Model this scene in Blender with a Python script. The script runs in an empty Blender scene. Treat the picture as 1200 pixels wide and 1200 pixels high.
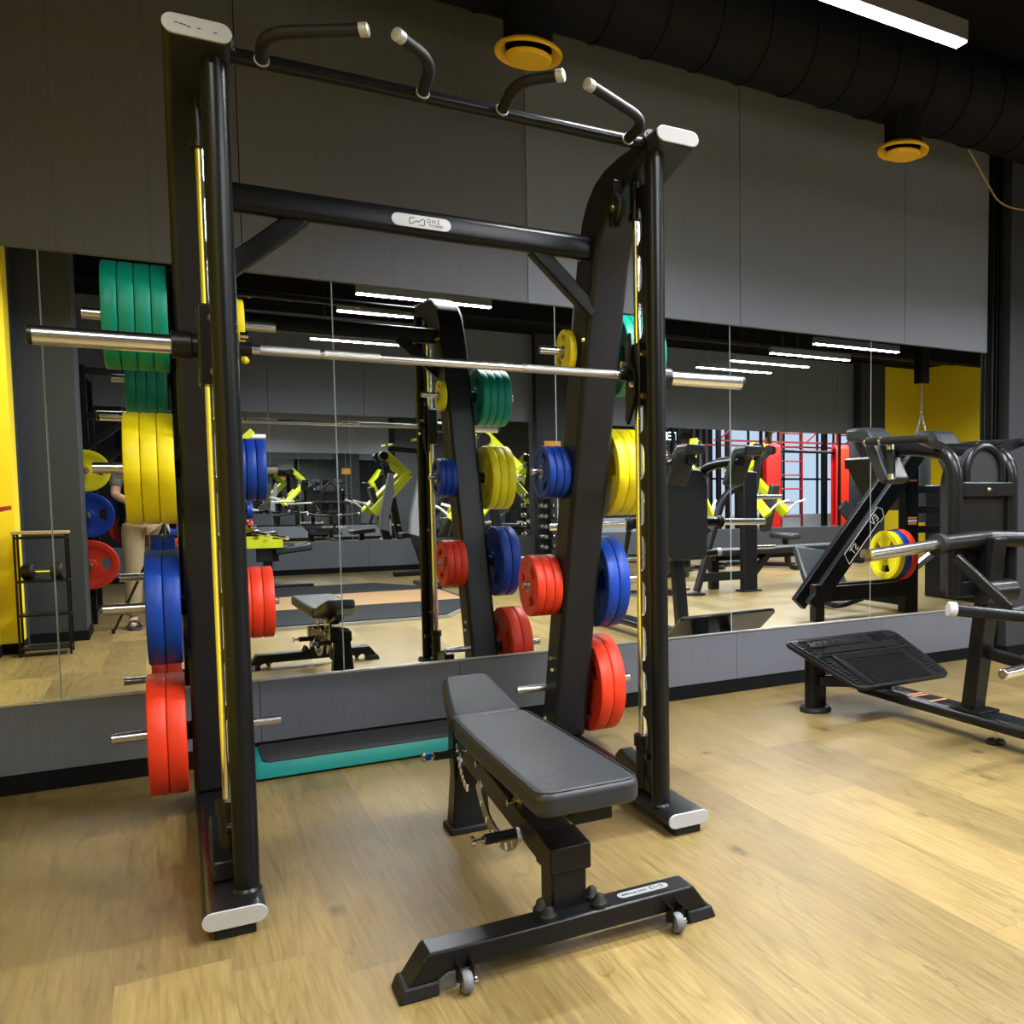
import bpy, bmesh, math, random
from mathutils import Vector, Matrix
C = bpy.context.scene.collection
SC = bpy.context.scene
PI = math.pi
V = Vector

# ------------------------------------------------------------------ camera
def look():
    yaw, pitch, roll = [math.radians(v) for v in (32.83, -3.78, -0.22)]
    f = V((math.sin(yaw)*math.cos(pitch), math.cos(yaw)*math.cos(pitch), math.sin(pitch)))
    r = V((math.cos(yaw), -math.sin(yaw), 0)); u = r.cross(f)
    R = math.cos(roll)*r + math.sin(roll)*u
    U = -math.sin(roll)*r + math.cos(roll)*u
    M = Matrix((R, U, -f)).transposed().to_4x4()
    M.translation = V((0, -4.6347, 1.2))
    return M, f
CAM_M, CAM_F = look()
cd = bpy.data.cameras.new('camera'); cam = bpy.data.objects.new('camera', cd); C.objects.link(cam)
cam.matrix_world = CAM_M
cd.sensor_width = 36; cd.lens = 1078/1200*36
cd.shift_x = -(888-600)/1200; cd.shift_y = (645.84-600)/1200
cd.clip_start = 0.02; cd.clip_end = 100
SC.camera = cam

# ------------------------------------------------------------------ world, exposure
w = bpy.data.worlds.new('world'); SC.world = w; w.use_nodes = True
w.node_tree.nodes['Background'].inputs[0].default_value = (0.62, 0.78, 1.0, 1)
w.node_tree.nodes['Background'].inputs[1].default_value = 0.36
SC.view_settings.view_transform = 'Standard'; SC.view_settings.look = 'None'
SC.view_settings.gamma = 1; SC.view_settings.use_curve_mapping = False
SC.view_settings.exposure = 1.44
LAMP = 14.0; LAMP_W = 32.0; LAMP_SPREAD = 150
SC.cycles.max_bounces = 12; SC.cycles.glossy_bounces = 8; SC.cycles.diffuse_bounces = 2
SC.cycles.sample_clamp_indirect = 6; SC.cycles.caustics_reflective = True

# ------------------------------------------------------------------ materials
def lin(c):
    c = c/255
    return c/12.92 if c <= .04045 else ((c+.055)/1.055)**2.4
def mat(name, col, rough=.5, metal=0., bump=0., bscale=200., spec=.5, coat=0., emit=None, var=0., vscale=3.):
    m = bpy.data.materials.new(name); m.use_nodes = True
    nt = m.node_tree; b = nt.nodes['Principled BSDF']
    b.inputs['Base Color'].default_value = (*col, 1); b.inputs['Roughness'].default_value = rough
    b.inputs['Metallic'].default_value = metal; b.inputs['Specular IOR Level'].default_value = spec
    b.inputs['Coat Weight'].default_value = coat
    tc = nt.nodes.new('ShaderNodeTexCoord')
    if emit:
        b.inputs['Emission Color'].default_value = (*emit[0], 1); b.inputs['Emission Strength'].default_value = emit[1]
    if bump:
        n = nt.nodes.new('ShaderNodeTexNoise'); n.inputs['Scale'].default_value = bscale; n.inputs['Detail'].default_value = 3
        bp = nt.nodes.new('ShaderNodeBump'); bp.inputs['Strength'].default_value = bump; bp.inputs['Distance'].default_value = .002
        nt.links.new(tc.outputs['Object'], n.inputs['Vector']); nt.links.new(n.outputs['Fac'], bp.inputs['Height'])
        nt.links.new(bp.outputs['Normal'], b.inputs['Normal'])
    if var:
        n2 = nt.nodes.new('ShaderNodeTexNoise'); n2.inputs['Scale'].default_value = vscale; n2.inputs['Detail'].default_value = 5
        mx = nt.nodes.new('ShaderNodeMix'); mx.data_type = 'RGBA'
        mx.inputs[6].default_value = (*[c*(1-var) for c in col], 1); mx.inputs[7].default_value = (*[min(1, c*(1+var)) for c in col], 1)
        nt.links.new(tc.outputs['Object'], n2.inputs['Vector']); nt.links.new(n2.outputs['Fac'], mx.inputs[0])
        nt.links.new(mx.outputs[2], b.inputs['Base Color'])
    return m
M = {}
M['black'] = mat('black_powder_coat', (.0055, .0057, .0062), .34, spec=.26, bump=.12, bscale=900)
M['satin'] = mat('satin_black_steel', (.006, .0062, .007), .28, spec=.22, bump=.06, bscale=700)
M['column'] = mat('charcoal_coated_column', (.010, .010, .0115), .4, spec=.26, bump=.12, bscale=900)
M['rubber'] = mat('black_rubber', (.006, .006, .0065), .6, spec=.3, bump=.3, bscale=300)
M['plastic'] = mat('black_plastic', (.006, .0062, .007), .36, spec=.35)
M['chrome'] = mat('chrome', (.86, .86, .88), .13, 1.)
M['sleeve'] = mat('polished_steel_sleeve', (.85, .85, .86), .2, 1., bump=.03, bscale=300)
M['steel'] = mat('brushed_steel', (.62, .61, .6), .24, 1., bump=.05, bscale=400)
M['knurl'] = mat('knurled_steel', (.5, .5, .5), .38, 1., bump=.6, bscale=1500)
M['brass'] = mat('yellow_zinc_bolt', (.75, .6, .3), .3, 1.)
M['cap'] = mat('silver_end_cap', (.37, .37, .375), .45, .1)
M['badge'] = mat('silver_badge', (.26, .27, .28), .4, .1)
M['leather'] = mat('black_upholstery', (.018, .021, .0245), .4, spec=.38, bump=.35, bscale=260)
M['red'] = mat('red_rubber', (.62, .034, .010), .45, spec=.3, bump=.12, bscale=60, var=.12, vscale=9)
M['blue'] = mat('blue_rubber', (.003, .035, .27), .45, spec=.3, bump=.12, bscale=60, var=.12, vscale=9)
M['yellow'] = mat('yellow_rubber', (.68, .56, .004), .45, spec=.3, bump=.12, bscale=60, var=.08, vscale=9)
M['green'] = mat('green_rubber', (.0, .19, .13), .45, spec=.3, bump=.12, bscale=60, var=.1, vscale=9)
M['lime'] = mat('lime_powder_coat', (.62, .68, .01), .38)
M['greyarm'] = mat('light_grey_coat', (.3, .3, .33), .4)
M['orange'] = mat('orange_yellow_paint', (.95, .55, .01), .45)
M['orangesign'] = mat('orange_sign_face', (.9, .38, .01), .5)
M['yellowwall'] = mat('yellow_wall_paint', (.88, .66, .014), .6, bump=.1, bscale=60, var=.04, vscale=2)
M['darkwall'] = mat('anthracite_plaster', (.022, .024, .03), .7, bump=.5, bscale=60)
M['ceil'] = mat('black_ceiling_paint', (.006, .006, .0065), .9, spec=.1, bump=.3, bscale=20)
M['olive'] = mat('olive_grey_ceiling_board', (.05, .05, .038), .8)
M['kick'] = mat('black_skirting', (.004, .004, .0045), .8, spec=.12)
M['duct'] = mat('black_duct', (.006, .006, .0065), .7, spec=.15)
M['edge'] = mat('polished_glass_edge', (.55, .62, .62), .25)
M['alu'] = mat('aluminium_profile', (.55, .55, .54), .35, 1.)
M['teal'] = mat('teal_plastic', (.0, .2, .18), .5, bump=.1, bscale=120)
M['stepgrey'] = mat('dark_step_rubber', (.02, .02, .022), .55, bump=.4, bscale=220)
M['matblack'] = mat('black_platform_rubber', (.011, .012, .014), .8, spec=.2, bump=.4, bscale=300)
M['wheelgrey'] = mat('grey_wheel_rubber', (.12, .125, .14), .55)
M['white'] = mat('white_plastic', (.8, .8, .78), .4)
M['letter'] = mat('black_lettering', (.01, .01, .01), .5)
M['whiteletter'] = mat('white_lettering', (.8, .8, .8), .5)
M['sticker'] = mat('orange_sticker', (.85, .3, .12), .5)
M['redvinyl'] = mat('red_vinyl', (.72, .015, .012), .35)
M['redpaint'] = mat('red_paint', (.32, .012, .016), .4)
M['skin'] = mat('skin', (.55, .32, .22), .55)
M['trousers'] = mat('beige_cotton', (.3, .22, .13), .85, bump=.4, bscale=200)
M['shirt'] = mat('grey_cotton', (.16, .16, .17), .85, bump=.4, bscale=200)
M['hair'] = mat('brown_hair', (.03, .018, .01), .6)
M['sandal'] = mat('sandal_strap', (.02, .02, .02), .6)
M['wood'] = mat('oak_platform_insert', (.34, .2, .09), .45, var=.15, vscale=6)
M['shelfwood'] = mat('pale_wood_shelf', (.35, .24, .12), .5)
M['hallfloor'] = mat('grey_hall_floor', (.3, .31, .32), .6)
M['hallwall'] = mat('pale_hall_wall', (.55, .6, .62), .7)
M['lamp'] = mat('lamp_diffuser', (.9, .9, .9), .5, emit=((1., .97, .93), LAMP))
M['lampbody'] = mat('grey_lamp_housing', (.12, .12, .125), .5)
M['glow'] = mat('glowing_digits', (.6, .9, .9), .5, emit=((.55, .95, 1.), 3.))
def mirror_mat():
    m = bpy.data.materials.new('mirror_silver'); m.use_nodes = True; nt = m.node_tree
    b = nt.nodes['Principled BSDF']; b.inputs['Base Color'].default_value = (.86, .89, .88, 1)
    b.inputs['Metallic'].default_value = 1; b.inputs['Roughness'].default_value = 0
    return m
M['mirror'] = mirror_mat()
def panel_mat(name, col, lines):
    m = bpy.data.materials.new(name); m.use_nodes = True; nt = m.node_tree; b = nt.nodes['Principled BSDF']
    b.inputs['Roughness'].default_value = .5; b.inputs['Specular IOR Level'].default_value = .25
    L = nt.links
    tc = nt.nodes.new('ShaderNodeTexCoord'); mp = nt.nodes.new('ShaderNodeMapping'); mp.inputs['Scale'].default_value = (60, 60, 2.5)
    n = nt.nodes.new('ShaderNodeTexNoise'); n.inputs['Scale'].default_value = 3; n.inputs['Detail'].default_value = 4
    L.new(tc.outputs['Object'], mp.inputs[0]); L.new(mp.outputs[0], n.inputs['Vector'])
    cr = nt.nodes.new('ShaderNodeMix'); cr.data_type = 'RGBA'
    cr.inputs[6].default_value = (*[c*.86 for c in col], 1); cr.inputs[7].default_value = (*[c*1.12 for c in col], 1)
    L.new(n.outputs['Fac'], cr.inputs[0])
    out = cr.outputs[2]
    if lines:
        sx = nt.nodes.new('ShaderNodeSeparateXYZ'); L.new(tc.outputs['Object'], sx.inputs[0])
        fr = nt.nodes.new('ShaderNodeMath'); fr.operation = 'PINGPONG'; fr.inputs[1].default_value = .158; L.new(sx.outputs[0], fr.inputs[0])
        lt = nt.nodes.new('ShaderNodeMath'); lt.operation = 'LESS_THAN'; lt.inputs[1].default_value = .0035; L.new(fr.outputs[0], lt.inputs[0])
        ml = nt.nodes.new('ShaderNodeMath'); ml.operation = 'MULTIPLY'; ml.inputs[1].default_value = .22; L.new(lt.outputs[0], ml.inputs[0])
        c2 = nt.nodes.new('ShaderNodeMix'); c2.data_type = 'RGBA'; c2.inputs[7].default_value = (*[c*.4 for c in col], 1)
        L.new(ml.outputs[0], c2.inputs[0]); L.new(out, c2.inputs[6]); out = c2.outputs[2]
    L.new(out, b.inputs['Base Color'])
    bp = nt.nodes.new('ShaderNodeBump'); bp.inputs['Strength'].default_value = .15; bp.inputs['Distance'].default_value = .001
    L.new(n.outputs['Fac'], bp.inputs['Height']); L.new(bp.outputs[0], b.inputs['Normal'])
    return m
M['panel'] = panel_mat('grey_wall_laminate', (.165, .182, .22), False)
M['panellow'] = panel_mat('grey_wainscot_laminate', (.108, .115, .135), False)
M['panelr'] = panel_mat('grey_wall_laminate_grooved_shaded', (.118, .122, .14), True)  # left boards: grooves, plus the shade of the upper left put into the grey
def floor_mat():
    m = bpy.data.materials.new('oak_vinyl_planks'); m.use_nodes = True; nt = m.node_tree; b = nt.nodes['Principled BSDF']; L = nt.links
    N = lambda t: nt.nodes.new('ShaderNode'+t)
    def math_(op, a, bb=None):
        k = N('Math'); k.operation = op
        for i, s in enumerate((a, bb)):
            if s is None: continue
            if isinstance(s, (int, float)): k.inputs[i].default_value = s
            else: L.new(s, k.inputs[i])
        return k.outputs[0]
    tc = N('TexCoord'); sx = N('SeparateXYZ'); L.new(tc.outputs['Object'], sx.inputs[0])
    X, Y = sx.outputs[0], sx.outputs[1]
    W, LEN = .2475, 1.9
    row = math_('FLOOR', math_('DIVIDE', math_('SUBTRACT', X, .597), W))
    wr = N('TexWhiteNoise'); wr.noise_dimensions = '1D'; L.new(row, wr.inputs['W'])
    yy = math_('ADD', math_('DIVIDE', Y, LEN), wr.outputs['Value'])
    col = math_('FLOOR', yy)
    cid = N('CombineXYZ'); L.new(row, cid.inputs[0]); L.new(col, cid.inputs[1])
    wn = N('TexWhiteNoise'); wn.noise_dimensions = '3D'; L.new(cid.outputs[0], wn.inputs['Vector'])
    # per plank offset coordinates
    off = N('VectorMath'); off.operation = 'SCALE'; L.new(wn.outputs['Color'], off.inputs[0]); off.inputs['Scale'].default_value = 37.
    pv = N('VectorMath'); pv.operation = 'ADD'; L.new(tc.outputs['Object'], pv.inputs[0]); L.new(off.outputs[0], pv.inputs[1])
    def mapped(s):
        mm = N('Mapping'); mm.inputs['Scale'].default_value = s; L.new(pv.outputs[0], mm.inputs[0]); return mm.outputs[0]
    g = N('TexNoise'); g.inputs['Scale'].default_value = 1; g.inputs['Detail'].default_value = 6; g.inputs['Roughness'].default_value = .62
    L.new(mapped((85, 4.5, 1)), g.inputs['Vector'])
    big = N('TexNoise'); big.inputs['Scale'].default_value = 1; big.inputs['Detail'].default_value = 3; L.new(mapped((4.5, 1.6, 1)), big.inputs['Vector'])
    cw = N('TexNoise'); cw.inputs['Scale'].default_value = 1; cw.inputs['Detail'].default_value = 1.5; cw.inputs['Distortion'].default_value = .6
    L.new(mapped((6.5, .55, 1)), cw.inputs['Vector'])
    rings = math_('PINGPONG', math_('MULTIPLY', cw.outputs['Fac'], 26.), 1.)
    rr = N('ValToRGB'); rr.color_ramp.elements[0].position = 0; rr.color_ramp.elements[0].color = (.55, .55, .55, 1)
    rr.color_ramp.elements[1].position = .3; rr.color_ramp.elements[1].color = (1, 1, 1, 1); L.new(rings, rr.inputs[0])
    kn = N('TexVoronoi'); kn.inputs['Scale'].default_value = 1; L.new(mapped((2.6, 1.4, 1)), kn.inputs['Vector'])
    kd = N('TexNoise'); kd.inputs['Scale'].default_value = 14; kd.inputs['Detail'].default_value = 4; L.new(pv.outputs[0], kd.inputs['Vector'])
    kk = math_('ADD', kn.outputs['Distance'], math_('MULTIPLY', kd.outputs['Fac'], .12))
    kr = N('ValToRGB'); kr.color_ramp.elements[0].position = .085; kr.color_ramp.elements[0].color = (.28, .28, .28, 1)
    kr.color_ramp.elements[1].position = .15; kr.color_ramp.elements[1].color = (1, 1, 1, 1); L.new(kk, kr.inputs[0])
    # thin dark cracks along the grain
    ck = N('TexNoise'); ck.inputs['Scale'].default_value = 1; ck.inputs['Detail'].default_value = 4; ck.inputs['Distortion'].default_value = .35
    L.new(mapped((7, 1.0, 1)), ck.inputs['Vector'])
    ca = math_('ABSOLUTE', math_('SUBTRACT', ck.outputs['Fac'], .64))
    cr2 = N('ValToRGB'); cr2.color_ramp.elements[0].position = 0; cr2.color_ramp.elements[0].color = (.25, .25, .25, 1)
    cr2.color_ramp.elements[1].position = .005; cr2.color_ramp.elements[1].color = (1, 1, 1, 1); L.new(ca, cr2.inputs[0])
    base = N('ValToRGB'); e = base.color_ramp.elements
    e[0].position = .28; e[0].color = (.135, .088, .025, 1); e[1].position = .68; e[1].color = (.262, .188, .071, 1)
    mixv = math_('ADD', math_('MULTIPLY', g.outputs['Fac'], .72), math_('MULTIPLY', big.outputs['Fac'], .28)); L.new(mixv, base.inputs[0])
    tone = math_('ADD', math_('MULTIPLY', wn.outputs['Value'], .42), .76)
    c = base.outputs[0]
    def mul(c, s, fac=1.):
        k = N('Mix'); k.data_type = 'RGBA'; k.blend_type = 'MULTIPLY'; k.inputs[0].default_value = fac
        L.new(c, k.inputs[6]); L.new(s, k.inputs[7]); return k.outputs[2]
    c = mul(c, tone); c = mul(c, rr.outputs[0], .42); c = mul(c, kr.outputs[0], .9); c = mul(c, cr2.outputs[0], .5)
    # seams
    fx = math_('PINGPONG', math_('SUBTRACT', X, .597), W/2*2); fx = math_('ABSOLUTE', math_('SUBTRACT', math_('FRACT', math_('ADD', math_('DIVIDE', math_('SUBTRACT', X, .597), W), .5)), .5))
    s1 = math_('LESS_THAN', fx, .0055)
    fy = math_('ABSOLUTE', math_('SUBTRACT', math_('FRACT', math_('ADD', yy, .5)), .5)); s2 = math_('LESS_THAN', fy, .0008)
    sm = math_('MAXIMUM', s1, s2)
    k = N('Mix'); k.data_type = 'RGBA'; L.new(math_('MULTIPLY', sm, .55), k.inputs[0]); L.new(c, k.inputs[6]); k.inputs[7].default_value = (.16, .1, .05, 1)
    L.new(k.outputs[2], b.inputs['Base Color'])
    rg = math_('ADD', math_('MULTIPLY', g.outputs['Fac'], .16), .32); L.new(rg, b.inputs['Roughness'])
    b.inputs['Specular IOR Level'].default_value = .5
    bp = N('Bump'); bp.inputs['Strength'].default_value = .12; bp.inputs['Distance'].default_value = .002
    L.new(g.outputs['Fac'], bp.inputs['Height']); L.new(bp.outputs[0], b.inputs['Normal'])
    return m
M['floor'] = floor_mat()

# ------------------------------------------------------------------ mesh helpers
class B:
    def __init__(s): s.bm = bmesh.new()
    def face(s, vs):
        try: return s.bm.faces.new(vs)
        except ValueError: return None
    def box(s, c, d, rot=None):
        c = V(c); h = V(d)/2; R = rot.to_3x3() if rot is not None else Matrix.Identity(3)
        v = [s.bm.verts.new(c + R @ V((x*h.x, y*h.y, z*h.z))) for x in (-1, 1) for y in (-1, 1) for z in (-1, 1)]
        for f in ((0, 1, 3, 2), (4, 6, 7, 5), (0, 4, 5, 1), (2, 3, 7, 6), (0, 2, 6, 4), (1, 5, 7, 3)): s.face([v[i] for i in f])
        return s
    def b2(s, a, b):   # two corners
        return s.box([(a[i]+b[i])/2 for i in range(3)], [abs(b[i]-a[i]) for i in range(3)])
    def bar(s, p0, p1, w_, h_, up=(0, 0, 1)):   # box beam between points
        p0, p1 = V(p0), V(p1); d = (p1-p0); L = d.length; d.normalize(); u = V(up)
        if abs(d.dot(u)) > .98: u = V((0, 1, 0))
        x = d.cross(u).normalized(); u = x.cross(d).normalized()
        return s.box((p0+p1)/2, (w_, L, h_), Matrix((x, d, u)).transposed())
    def rings(s, rs, cap=True):
        for a, b in zip(rs, rs[1:]):
            n = len(a)
            for i in range(n): s.face([a[i], a[(i+1) % n], b[(i+1) % n], b[i]])
        if cap: s.face(list(reversed(rs[0]))); s.face(rs[-1])
        return s
    def sweep(s, path, prof, up=(0, 0, 1), cap=True, scales=None):
        path = [V(p) for p in path]; rs = []; n = len(path); prev = None
        for i, p in enumerate(path):
            t = (path[min(i+1, n-1)]-path[max(i-1, 0)]).normalized()
            if prev is None:
                u = V(up)
                if abs(t.dot(u)) > .98: u = V((0, 1, 0)) if abs(t.y) < .9 else V((1, 0, 0))
                x = t.cross(u).normalized(); u = x.cross(t).normalized()
            else:
                x = (prev - t*prev.dot(t)).normalized(); u = x.cross(t).normalized()
            prev = x; k = scales[i] if scales else 1
            rs.append([s.bm.verts.new(p + x*a*k + u*b*k) for a, b in prof])
        return s.rings(rs, cap)
    def tube(s, path, r, seg=14, fil=0, scales=None, up=(0, 0, 1)):
        if fil: path = fillet(path, fil)
        return s.sweep(path, [(r*math.cos(2*PI*i/seg), r*math.sin(2*PI*i/seg)) for i in range(seg)], up, True, scales)
    def cyl(s, p0, p1, r, r1=None, seg=20):
        return s.tube([p0, p1], r, seg, scales=[1, (r1/r if r1 is not None else 1)])
    def lathe(s, prof, o, ax, seg=32):   # prof [(r,h)]
        o = V(o); ax = V(ax).normalized(); q = V((0, 0, 1)) if abs(ax.z) < .9 else V((1, 0, 0))
        x = ax.cross(q).normalized(); y = ax.cross(x)
        rs = []
        for r, h in prof:
            rs.append([s.bm.verts.new(o + ax*h + (x*math.cos(2*PI*i/seg)+y*math.sin(2*PI*i/seg))*max(r, 1e-4)) for i in range(seg)])
        return s.rings(rs, True)
    def prism(s, pts, vec):
        vec = V(vec); a = [s.bm.verts.new(V(p)) for p in pts]; b = [s.bm.verts.new(V(p)+vec) for p in pts]
        return s.rings([a, b], True)
    def build(s, name, m, parent=None, bevel=0, seg=2, smooth=True, loc=None, sub=0, angle=35):
        bmesh.ops.remove_doubles(s.bm, verts=s.bm.verts, dist=1e-6)
        bmesh.ops.recalc_face_normals(s.bm, faces=s.bm.faces)
        me = bpy.data.meshes.new(name); s.bm.to_mesh(me); s.bm.free()
        me.materials.append(M[m] if isinstance(m, str) else m)
        o = bpy.data.objects.new(name, me); C.objects.link(o)
        if smooth:
            me.polygons.foreach_set('use_smooth', [True]*len(me.polygons))
            me.set_sharp_from_angle(angle=math.radians(angle))
        if bevel:
            md = o.modifiers.new('bevel', 'BEVEL'); md.width = bevel; md.segments = seg; md.limit_method = 'ANGLE'; md.angle_limit = math.radians(40)
            md.harden_normals = False
        if sub:
            md = o.modifiers.new('sub', 'SUBSURF'); md.levels = sub; md.render_levels = sub
        if parent: o.parent = parent
        if loc: o.location = loc
        return o
def fillet(path, r, n=7):
    path = [V(p) for p in path]; out = [path[0]]
    for i in range(1, len(path)-1):
        a, b, c = path[i-1], path[i], path[i+1]
        d1 = (a-b); d2 = (c-b); l = min(r, d1.length*.49, d2.length*.49); p = b+d1.normalized()*l; q = b+d2.normalized()*l
        for k in range(n+1):
            t = k/n; out.append(p*(1-t)**2 + b*2*t*(1-t) + q*t*t)
    out.append(path[-1]); return out
def stadium(w_, h_, n=8):
    r = h_/2; p = []
    for k in range(n+1): a = -PI/2+PI*k/n; p.append((w_/2-r+r*math.cos(a), r*math.sin(a)))
    for k in range(n+1): a = PI/2+PI*k/n; p.append((-w_/2+r+r*math.cos(a), r*math.sin(a)))
    return p
def rrect(w_, h_, r, n=4):
    p = []
    for cx, cy, a0 in ((w_/2-r, -h_/2+r, -PI/2), (w_/2-r, h_/2-r, 0), (-w_/2+r, h_/2-r, PI/2), (-w_/2+r, -h_/2+r, PI)):
        for k in range(n+1): a = a0+PI/2*k/n; p.append((cx+r*math.cos(a), cy+r*math.sin(a)))
    return p
def tag(o, label=None, cat=None, group=None, kind=None):
    if label: o['label'] = label
    if cat: o['category'] = cat
    if group: o['group'] = group
    if kind: o['kind'] = kind
    return o
def thing(name, label, cat, loc=(0, 0, 0), rz=0, group=None):
    o = bpy.data.objects.new(name, None); C.objects.link(o); o.location = loc; o.rotation_euler = (0, 0, rz); o.empty_display_size = .1
    return tag(o, label, cat, group)
def struct(b, name, m, **k): return tag(b.build(name, m, **k), kind='structure')
def kids(o): return [c for c in bpy.data.objects if c.parent == o]
def copy_tree(o, parent=None):
    c = o.copy(); C.objects.link(c); c.parent = parent
    for ch in kids(o): copy_tree(ch, c)
    return c
def text(s_, size, m, parent, loc, rot, extrude=.0008, name='lettering', space=1.):
    cu = bpy.data.curves.new(name, 'FONT'); cu.body = s_; cu.size = size; cu.extrude = extrude; cu.align_x = 'CENTER'; cu.align_y = 'CENTER'
    cu.space_character = space; cu.materials.append(M[m])
    o = bpy.data.objects.new(name, cu); me = o.to_mesh(); me2 = me.copy(); o.to_mesh_clear(); bpy.data.objects.remove(o)
    me2.name = name
    o = bpy.data.objects.new(name, me2); C.objects.link(o); o.parent = parent; o.location = loc; o.rotation_euler = rot
    return o
def side(a, b): return b if a else -b

def bolts(lst, m, parent, name='bolt'):
    """each bolt a mesh of its own : (profile, position, axis, segments)"""
    for prof, o, ax, seg in lst: B().lathe(prof, o, ax, seg).build(name, m, parent)
# ------------------------------------------------------------------ room
ZC = 3.75
struct(B().b2((-1.4, 0.3, -.1), (13.8, -10.3, 0)), 'floor', 'floor', smooth=False)
struct(B().b2((-1.4, 0.3, ZC), (13.8, -10.3, ZC+.1)), 'ceiling', 'ceil', smooth=False)
b = B()
for y in (-2.4, -5.0, -7.6):
    b.b2((-1.4, y-.12, ZC-.28), (13.8, y+.12, ZC+.02))
struct(b, 'trim_1', 'ceil', smooth=False)
# wall behind mirrors
struct(B().b2((-1.4, .02, 0), (5.4, .3, ZC+.1)), 'wall_back', 'darkwall', smooth=False)
edges = [.33-1.268*k for k in (1, 0)] + [.33+1.268*k for k in (1, 2, 3)]   # seams of the upper boards
edges = [-1.4] + edges + [4.905]
for a, c in zip(edges, edges[1:]):
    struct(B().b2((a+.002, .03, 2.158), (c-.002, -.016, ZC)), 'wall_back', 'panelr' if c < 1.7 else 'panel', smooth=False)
wed = [-1.4, -.72, .33, 1.21, 1.74, 2.83, 3.95, 4.905]
for a, c in zip(wed, wed[1:]):
    struct(B().b2((a+.0012, .03, .082), (c-.0012, -.014, .357)), 'wall_back', 'panellow', smooth=False)
struct(B().b2((-1.4, .03, 0), (4.905, -.010, .080)), 'baseboard_back', 'kick', smooth=False)
struct(B().b2((-1.4, .02, .3575), (4.905, -.018, .3635)), 'trim_2', 'alu', smooth=False)
xs = [-1.445, -.378, .682, 1.741, 2.802, 3.864, 4.905]
mlab = ['tall wall mirror beside the yellow wall', 'tall wall mirror showing the yellow wall edge and plates', 'tall wall mirror right of the left upright of the smith machine',
        'tall wall mirror behind the right column of the smith machine', 'tall wall mirror between the smith machine and the footplate machine', 'tall wall mirror behind the footplate machine, last before the corner']
for i in range(6):
    a = max(xs[i], -1.0); c = xs[i+1]
    t = thing('wall_mirror', mlab[i], 'mirror', ((a+c)/2, 0, .364), 0, 'wall mirrors on the grey wall')
    hw = (c-a)/2-.0012
    B().b2((-hw, .018, 0), (hw, .0005, 1.793)).build('glass_body', 'edge', t, smooth=False)
    bm_ = B(); bm_.face([bm_.bm.verts.new(p) for p in ((-hw+.0012, 0, .001), (hw-.0012, 0, .001), (hw-.0012, 0, 1.792), (-hw+.0012, 0, 1.792))])
    bm_.build('mirror_face', 'mirror', t, smooth=False)
# right corner : recessed black profiles, dark concrete pillar
struct(B().b2((4.905, .3, 0), (5.02, -.03, ZC)), 'trim_3', 'kick', smooth=False)
b = B()
for x in (4.915, 4.95, 4.985): b.b2((x, -.03, .1), (x+.012, -.055, ZC))
struct(b, 'trim_4', 'satin', smooth=False)
struct(B().b2((5.02, .3, 0), (8.2, -.12, ZC)), 'wall_back', 'darkwall', smooth=False)
struct(B().b2((5.015, .2, 0), (8.2, -.135, .08)), 'baseboard_back', 'kick', smooth=False)
for p, q in (((8.2, .3, 0), (8.6, -.12, ZC)), ((13.3, .3, 0), (13.8, -.12, ZC)), ((8.6, .3, 0), (13.3, -.12, .5)), ((8.6, .3, 3.2), (13.3, -.12, ZC))):
    struct(B().b2(p, q), 'wall_back', 'darkwall', smooth=False)
b = B()
for k in range(5): b.b2((8.6+1.16*k, .1, .5), (8.66+1.16*k, .16, 3.2))
b.b2((8.6, .1, 1.5), (13.3, .16, 1.56))
struct(b, 'added_window_back', 'satin', smooth=False)  # unseen window, added so daylight reaches the yellow wall opposite
for p, q in (((13.6, .3, 0), (13.9, -.6, ZC)), ((13.6, -6.6, 0), (13.9, -10.3, ZC)), ((13.6, -.6, 0), (13.9, -6.6, .8)), ((13.6, -.6, 3.1), (13.9, -6.6, ZC))):
    struct(B().b2(p, q), 'wall_right', 'yellowwall', smooth=False)
b = B()
for k in range(5): b.b2((13.7, -.6-1.5*k+.03, .8), (13.76, -.6-1.5*k-.03, 3.1))
b.b2((13.7, -.6, .8), (13.76, -6.6, .86)); b.b2((13.7, -.6, 3.04), (13.76, -6.6, 3.1))
struct(b, 'added_window_right', 'satin', smooth=False)  # added window out of view, brings cool daylight in from the right
# left wall
struct(B().b2((-1.4, .3, 0), (-1.05, -4.1, ZC)), 'wall_left', 'yellowwall', smooth=False)
struct(B().b2((-1.4, -4.1, 0), (-.93, -4.38, ZC)), 'wall_left', 'yellowwall', smooth=False)
struct(B().b2((-1.4, 0, 0), (-1.04, -4.09, .08)), 'baseboard_left', 'kick', smooth=False)
struct(B().b2((-1.3, -4.09, 0), (-.92, -4.39, .08)), 'baseboard_left', 'kick', smooth=False)
struct(B().b2((-1.4, -4.38, 0), (-.93, -4.6, ZC)), 'wall_left', 'darkwall', smooth=False)
struct(B().b2((-1.4, -4.6, 0), (-.56, -5.15, ZC)), 'wall_left', 'darkwall', smooth=False)
struct(B().b2((-1.3, -4.59, 0), (-.55, -5.16, .08)), 'baseboard_left', 'kick', smooth=False)
struct(B().b2((-1.4, -5.15, 0), (-1.2, -10.3, ZC)), 'wall_left', 'darkwall', smooth=False)
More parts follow.
